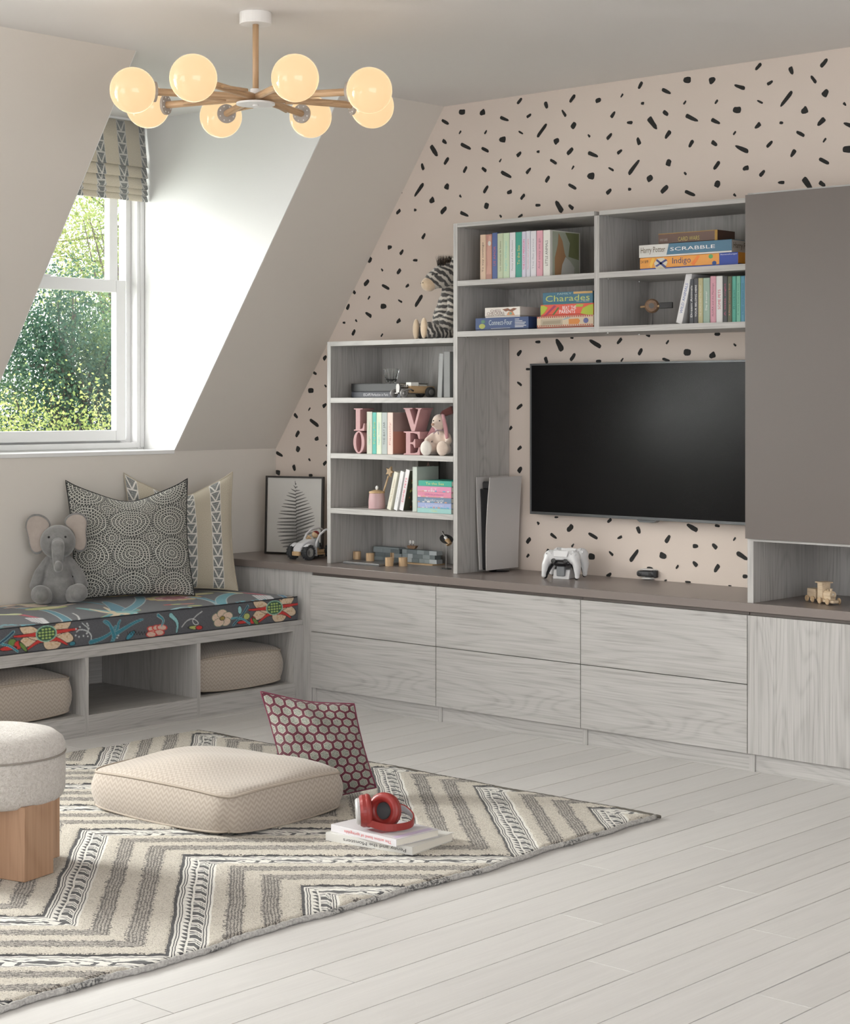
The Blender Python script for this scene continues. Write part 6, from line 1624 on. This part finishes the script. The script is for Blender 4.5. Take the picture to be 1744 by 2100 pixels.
cL, cR = hq_(748, 1666, -.005), hq_(786, 1667, .020)
cup(cL+Vector((.0, 0, .002)), (1, .10, .06), r*.92, 'L'); cup(cR+Vector((.006, .010, 0)), (-.48, -.86, .15), r, 'R')
pts = [hq_(746, 1683, -.030), hq_(766, 1690, -.045), hq_(795, 1699, -.052), hq_(825, 1700, -.035), hq_(846, 1692, -.004), hq_(850, 1681, .030), hq_(840, 1670, .055), hq_(826, 1661, .068), hq_(812, 1664, .060)]
pts = [Vector((p.x, p.y, max(p.z, .011))) for p in pts]
for _ in range(2):
    q_ = [pts[0]]
    for a, b in zip(pts[:-1], pts[1:]): q_ += [a*.75+b*.25, a*.25+b*.75]
    q_.append(pts[-1]); pts = q_
n_ = len(pts)
mb = MB(); mi_ = MB()
cen = sum(pts, Vector())/n_
for M__, off, hw, th_ in ((mb, 0, .0105, .0022), (mi_, -.0030, .0085, .0012)):
    vs, fs = [], []
    for i, p in enumerate(pts):
        d = (pts[min(i+1, n_-1)]-pts[max(i-1, 0)]).normalized(); nrm = d.cross(Vector((0, 0, 1))).normalized()
        if nrm.dot(p-cen) < 0: nrm = -nrm
        o_ = p+nrm*off
        for sgn, vz in ((1, 1), (1, -1), (-1, -1), (-1, 1)): vs.append(o_+nrm*th_*sgn+Vector((0, 0, 1))*hw*vz)
    for i in range(n_-1):
        for j in range(4): fs.append((i*4+j, i*4+(j+1) % 4, (i+1)*4+(j+1) % 4, (i+1)*4+j))
    fs += [(0, 1, 2, 3), ((n_-1)*4+3, (n_-1)*4+2, (n_-1)*4+1, (n_-1)*4)]
    M__.add(vs, fs)
mb.build('headband', M_red, t, bevel=.0008); mi_.build('headband_padding', plain((.34, .33, .34), .8), t)
MB().tube([cL+Vector((-.012, -.004, -.012)), pts[0]+Vector((0, 0, 0))], [.006, .006], 10, flat=(.5, 1.3)).build('yoke', M_slv, t)
MB().tube([cR+Vector((.024, .018, .004)), pts[-1]], [.005, .005], 10, flat=(.5, 1.3)).build('yoke', M_slv, t)
# ================================================================== outside: trees beyond the window
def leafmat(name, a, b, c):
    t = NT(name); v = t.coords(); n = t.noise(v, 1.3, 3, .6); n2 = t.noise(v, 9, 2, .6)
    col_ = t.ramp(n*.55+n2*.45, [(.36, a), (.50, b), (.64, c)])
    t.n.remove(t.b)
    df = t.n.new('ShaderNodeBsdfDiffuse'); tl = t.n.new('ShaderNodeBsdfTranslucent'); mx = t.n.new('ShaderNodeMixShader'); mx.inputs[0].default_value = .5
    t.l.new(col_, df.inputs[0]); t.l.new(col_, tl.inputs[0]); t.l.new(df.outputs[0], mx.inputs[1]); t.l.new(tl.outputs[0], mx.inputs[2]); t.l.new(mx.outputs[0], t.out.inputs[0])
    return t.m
M_bark = plain((.10, .085, .07), .9)
GZ = -4.6
def tree(label, base, crown, R3, nclump, nleaf, mat, seed, leaf=.05):
    r = np.random.default_rng(seed); rr = random.Random(seed)
    t = thing('tree', label, 'tree', (base[0], base[1], GZ), group='garden trees outside the dormer window')
    c = Vector(crown)-Vector((base[0], base[1], GZ))
    MB().tube([(0, 0, 0), (.05, .05, c.z*.45), (c.x*.8, c.y*.8, c.z*.8), (c.x, c.y, c.z+R3[2]*.6)], [.20, .15, .09, .02], 10).build('trunk', M_bark, t, smooth=True)
    mb = MB(); P0 = []
    for k in range(nclump):
        d = r.normal(size=3); d /= np.linalg.norm(d); f = r.uniform(.35, 1)**.6
        P0.append(np.array(c)+d*np.array(R3)*f)
    for k in range(0, nclump, 3):
        s = Vector((c.x*.8, c.y*.8, c.z*(.7+.3*rr.random()))); e = Vector(P0[k]); mb.tube([s, (s+e)/2+Vector((0, 0, .1)), e], [.035, .022, .006], 5)
    o = mb.build('branches', M_bark, t); o['kind'] = 'stuff'
    P0 = np.array(P0); n = nclump*nleaf
    cen = np.repeat(P0, nleaf, 0)+r.normal(size=(n, 3))*r.uniform(.12, .24, (nclump, 1)).repeat(nleaf, 0)
    a = r.normal(size=(n, 3)); a /= np.linalg.norm(a, axis=1)[:, None]; b = np.cross(a, r.normal(size=(n, 3))); b /= np.linalg.norm(b, axis=1)[:, None]
    L = r.uniform(.6, 1.3, (n, 1))*leaf
    V = np.stack([cen-a*L*.5, cen+b*L*.32, cen+a*L*.5, cen-b*L*.32], 1).reshape(-1, 3)
    me = bpy.data.meshes.new('foliage'); me.vertices.add(len(V)); me.vertices.foreach_set('co', V.reshape(-1).astype(np.float32))
    me.loops.add(n*4); me.loops.foreach_set('vertex_index', np.arange(n*4, dtype=np.int32)); me.polygons.add(n); me.polygons.foreach_set('loop_start', np.arange(0, n*4, 4, dtype=np.int32)); me.update(calc_edges=True)
    me.materials.append(mat); o = bpy.data.objects.new('foliage', me); C.objects.link(o); o.parent = t; o['kind'] = 'stuff'
M_l1 = leafmat('sunlit_leaves', (.10, .15, .06), (.25, .32, .11), (.48, .50, .24))  # sunlight and pale haze put into the leaf colour
M_l2 = leafmat('shaded_bluish_leaves', (.025, .06, .045), (.075, .14, .10), (.22, .31, .15))  # blue-green shade put into the leaf colour
M_l3 = leafmat('lit_yellow_green_leaves', (.14, .20, .07), (.33, .38, .13), (.58, .56, .26))  # yellow-green of leaves in sunlight, put into the colour
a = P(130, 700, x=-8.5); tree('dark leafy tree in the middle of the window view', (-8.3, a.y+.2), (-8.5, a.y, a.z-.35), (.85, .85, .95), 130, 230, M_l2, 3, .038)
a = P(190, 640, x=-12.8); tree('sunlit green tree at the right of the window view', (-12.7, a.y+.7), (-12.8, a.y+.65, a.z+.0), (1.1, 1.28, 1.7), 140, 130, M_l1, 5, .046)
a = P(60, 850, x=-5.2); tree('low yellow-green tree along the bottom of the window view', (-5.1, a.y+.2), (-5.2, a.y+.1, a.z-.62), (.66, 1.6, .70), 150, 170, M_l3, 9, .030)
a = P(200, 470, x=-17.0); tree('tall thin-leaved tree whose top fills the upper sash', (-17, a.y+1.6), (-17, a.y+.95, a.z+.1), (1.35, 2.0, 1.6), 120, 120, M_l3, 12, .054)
tree('round green tree left of the window view', (-9.2, .8), (-9.2, .7, .7), (1.1, 1.3, 1.3), 110, 130, M_l1, 21, .042)
tree('bluish tree far left of the window view', (-12.5, 3.2), (-12.5, 3.1, .4), (1.3, 1.4, 1.4), 110, 120, M_l2, 23, .046)
MB().box(-40, -1.2, -30, 30, GZ-.1, GZ).build('garden_lawn', plain((.09, .14, .04), .95))
struct(bpy.data.objects['garden_lawn']); bpy.data.objects['garden_lawn'].name = 'ground'
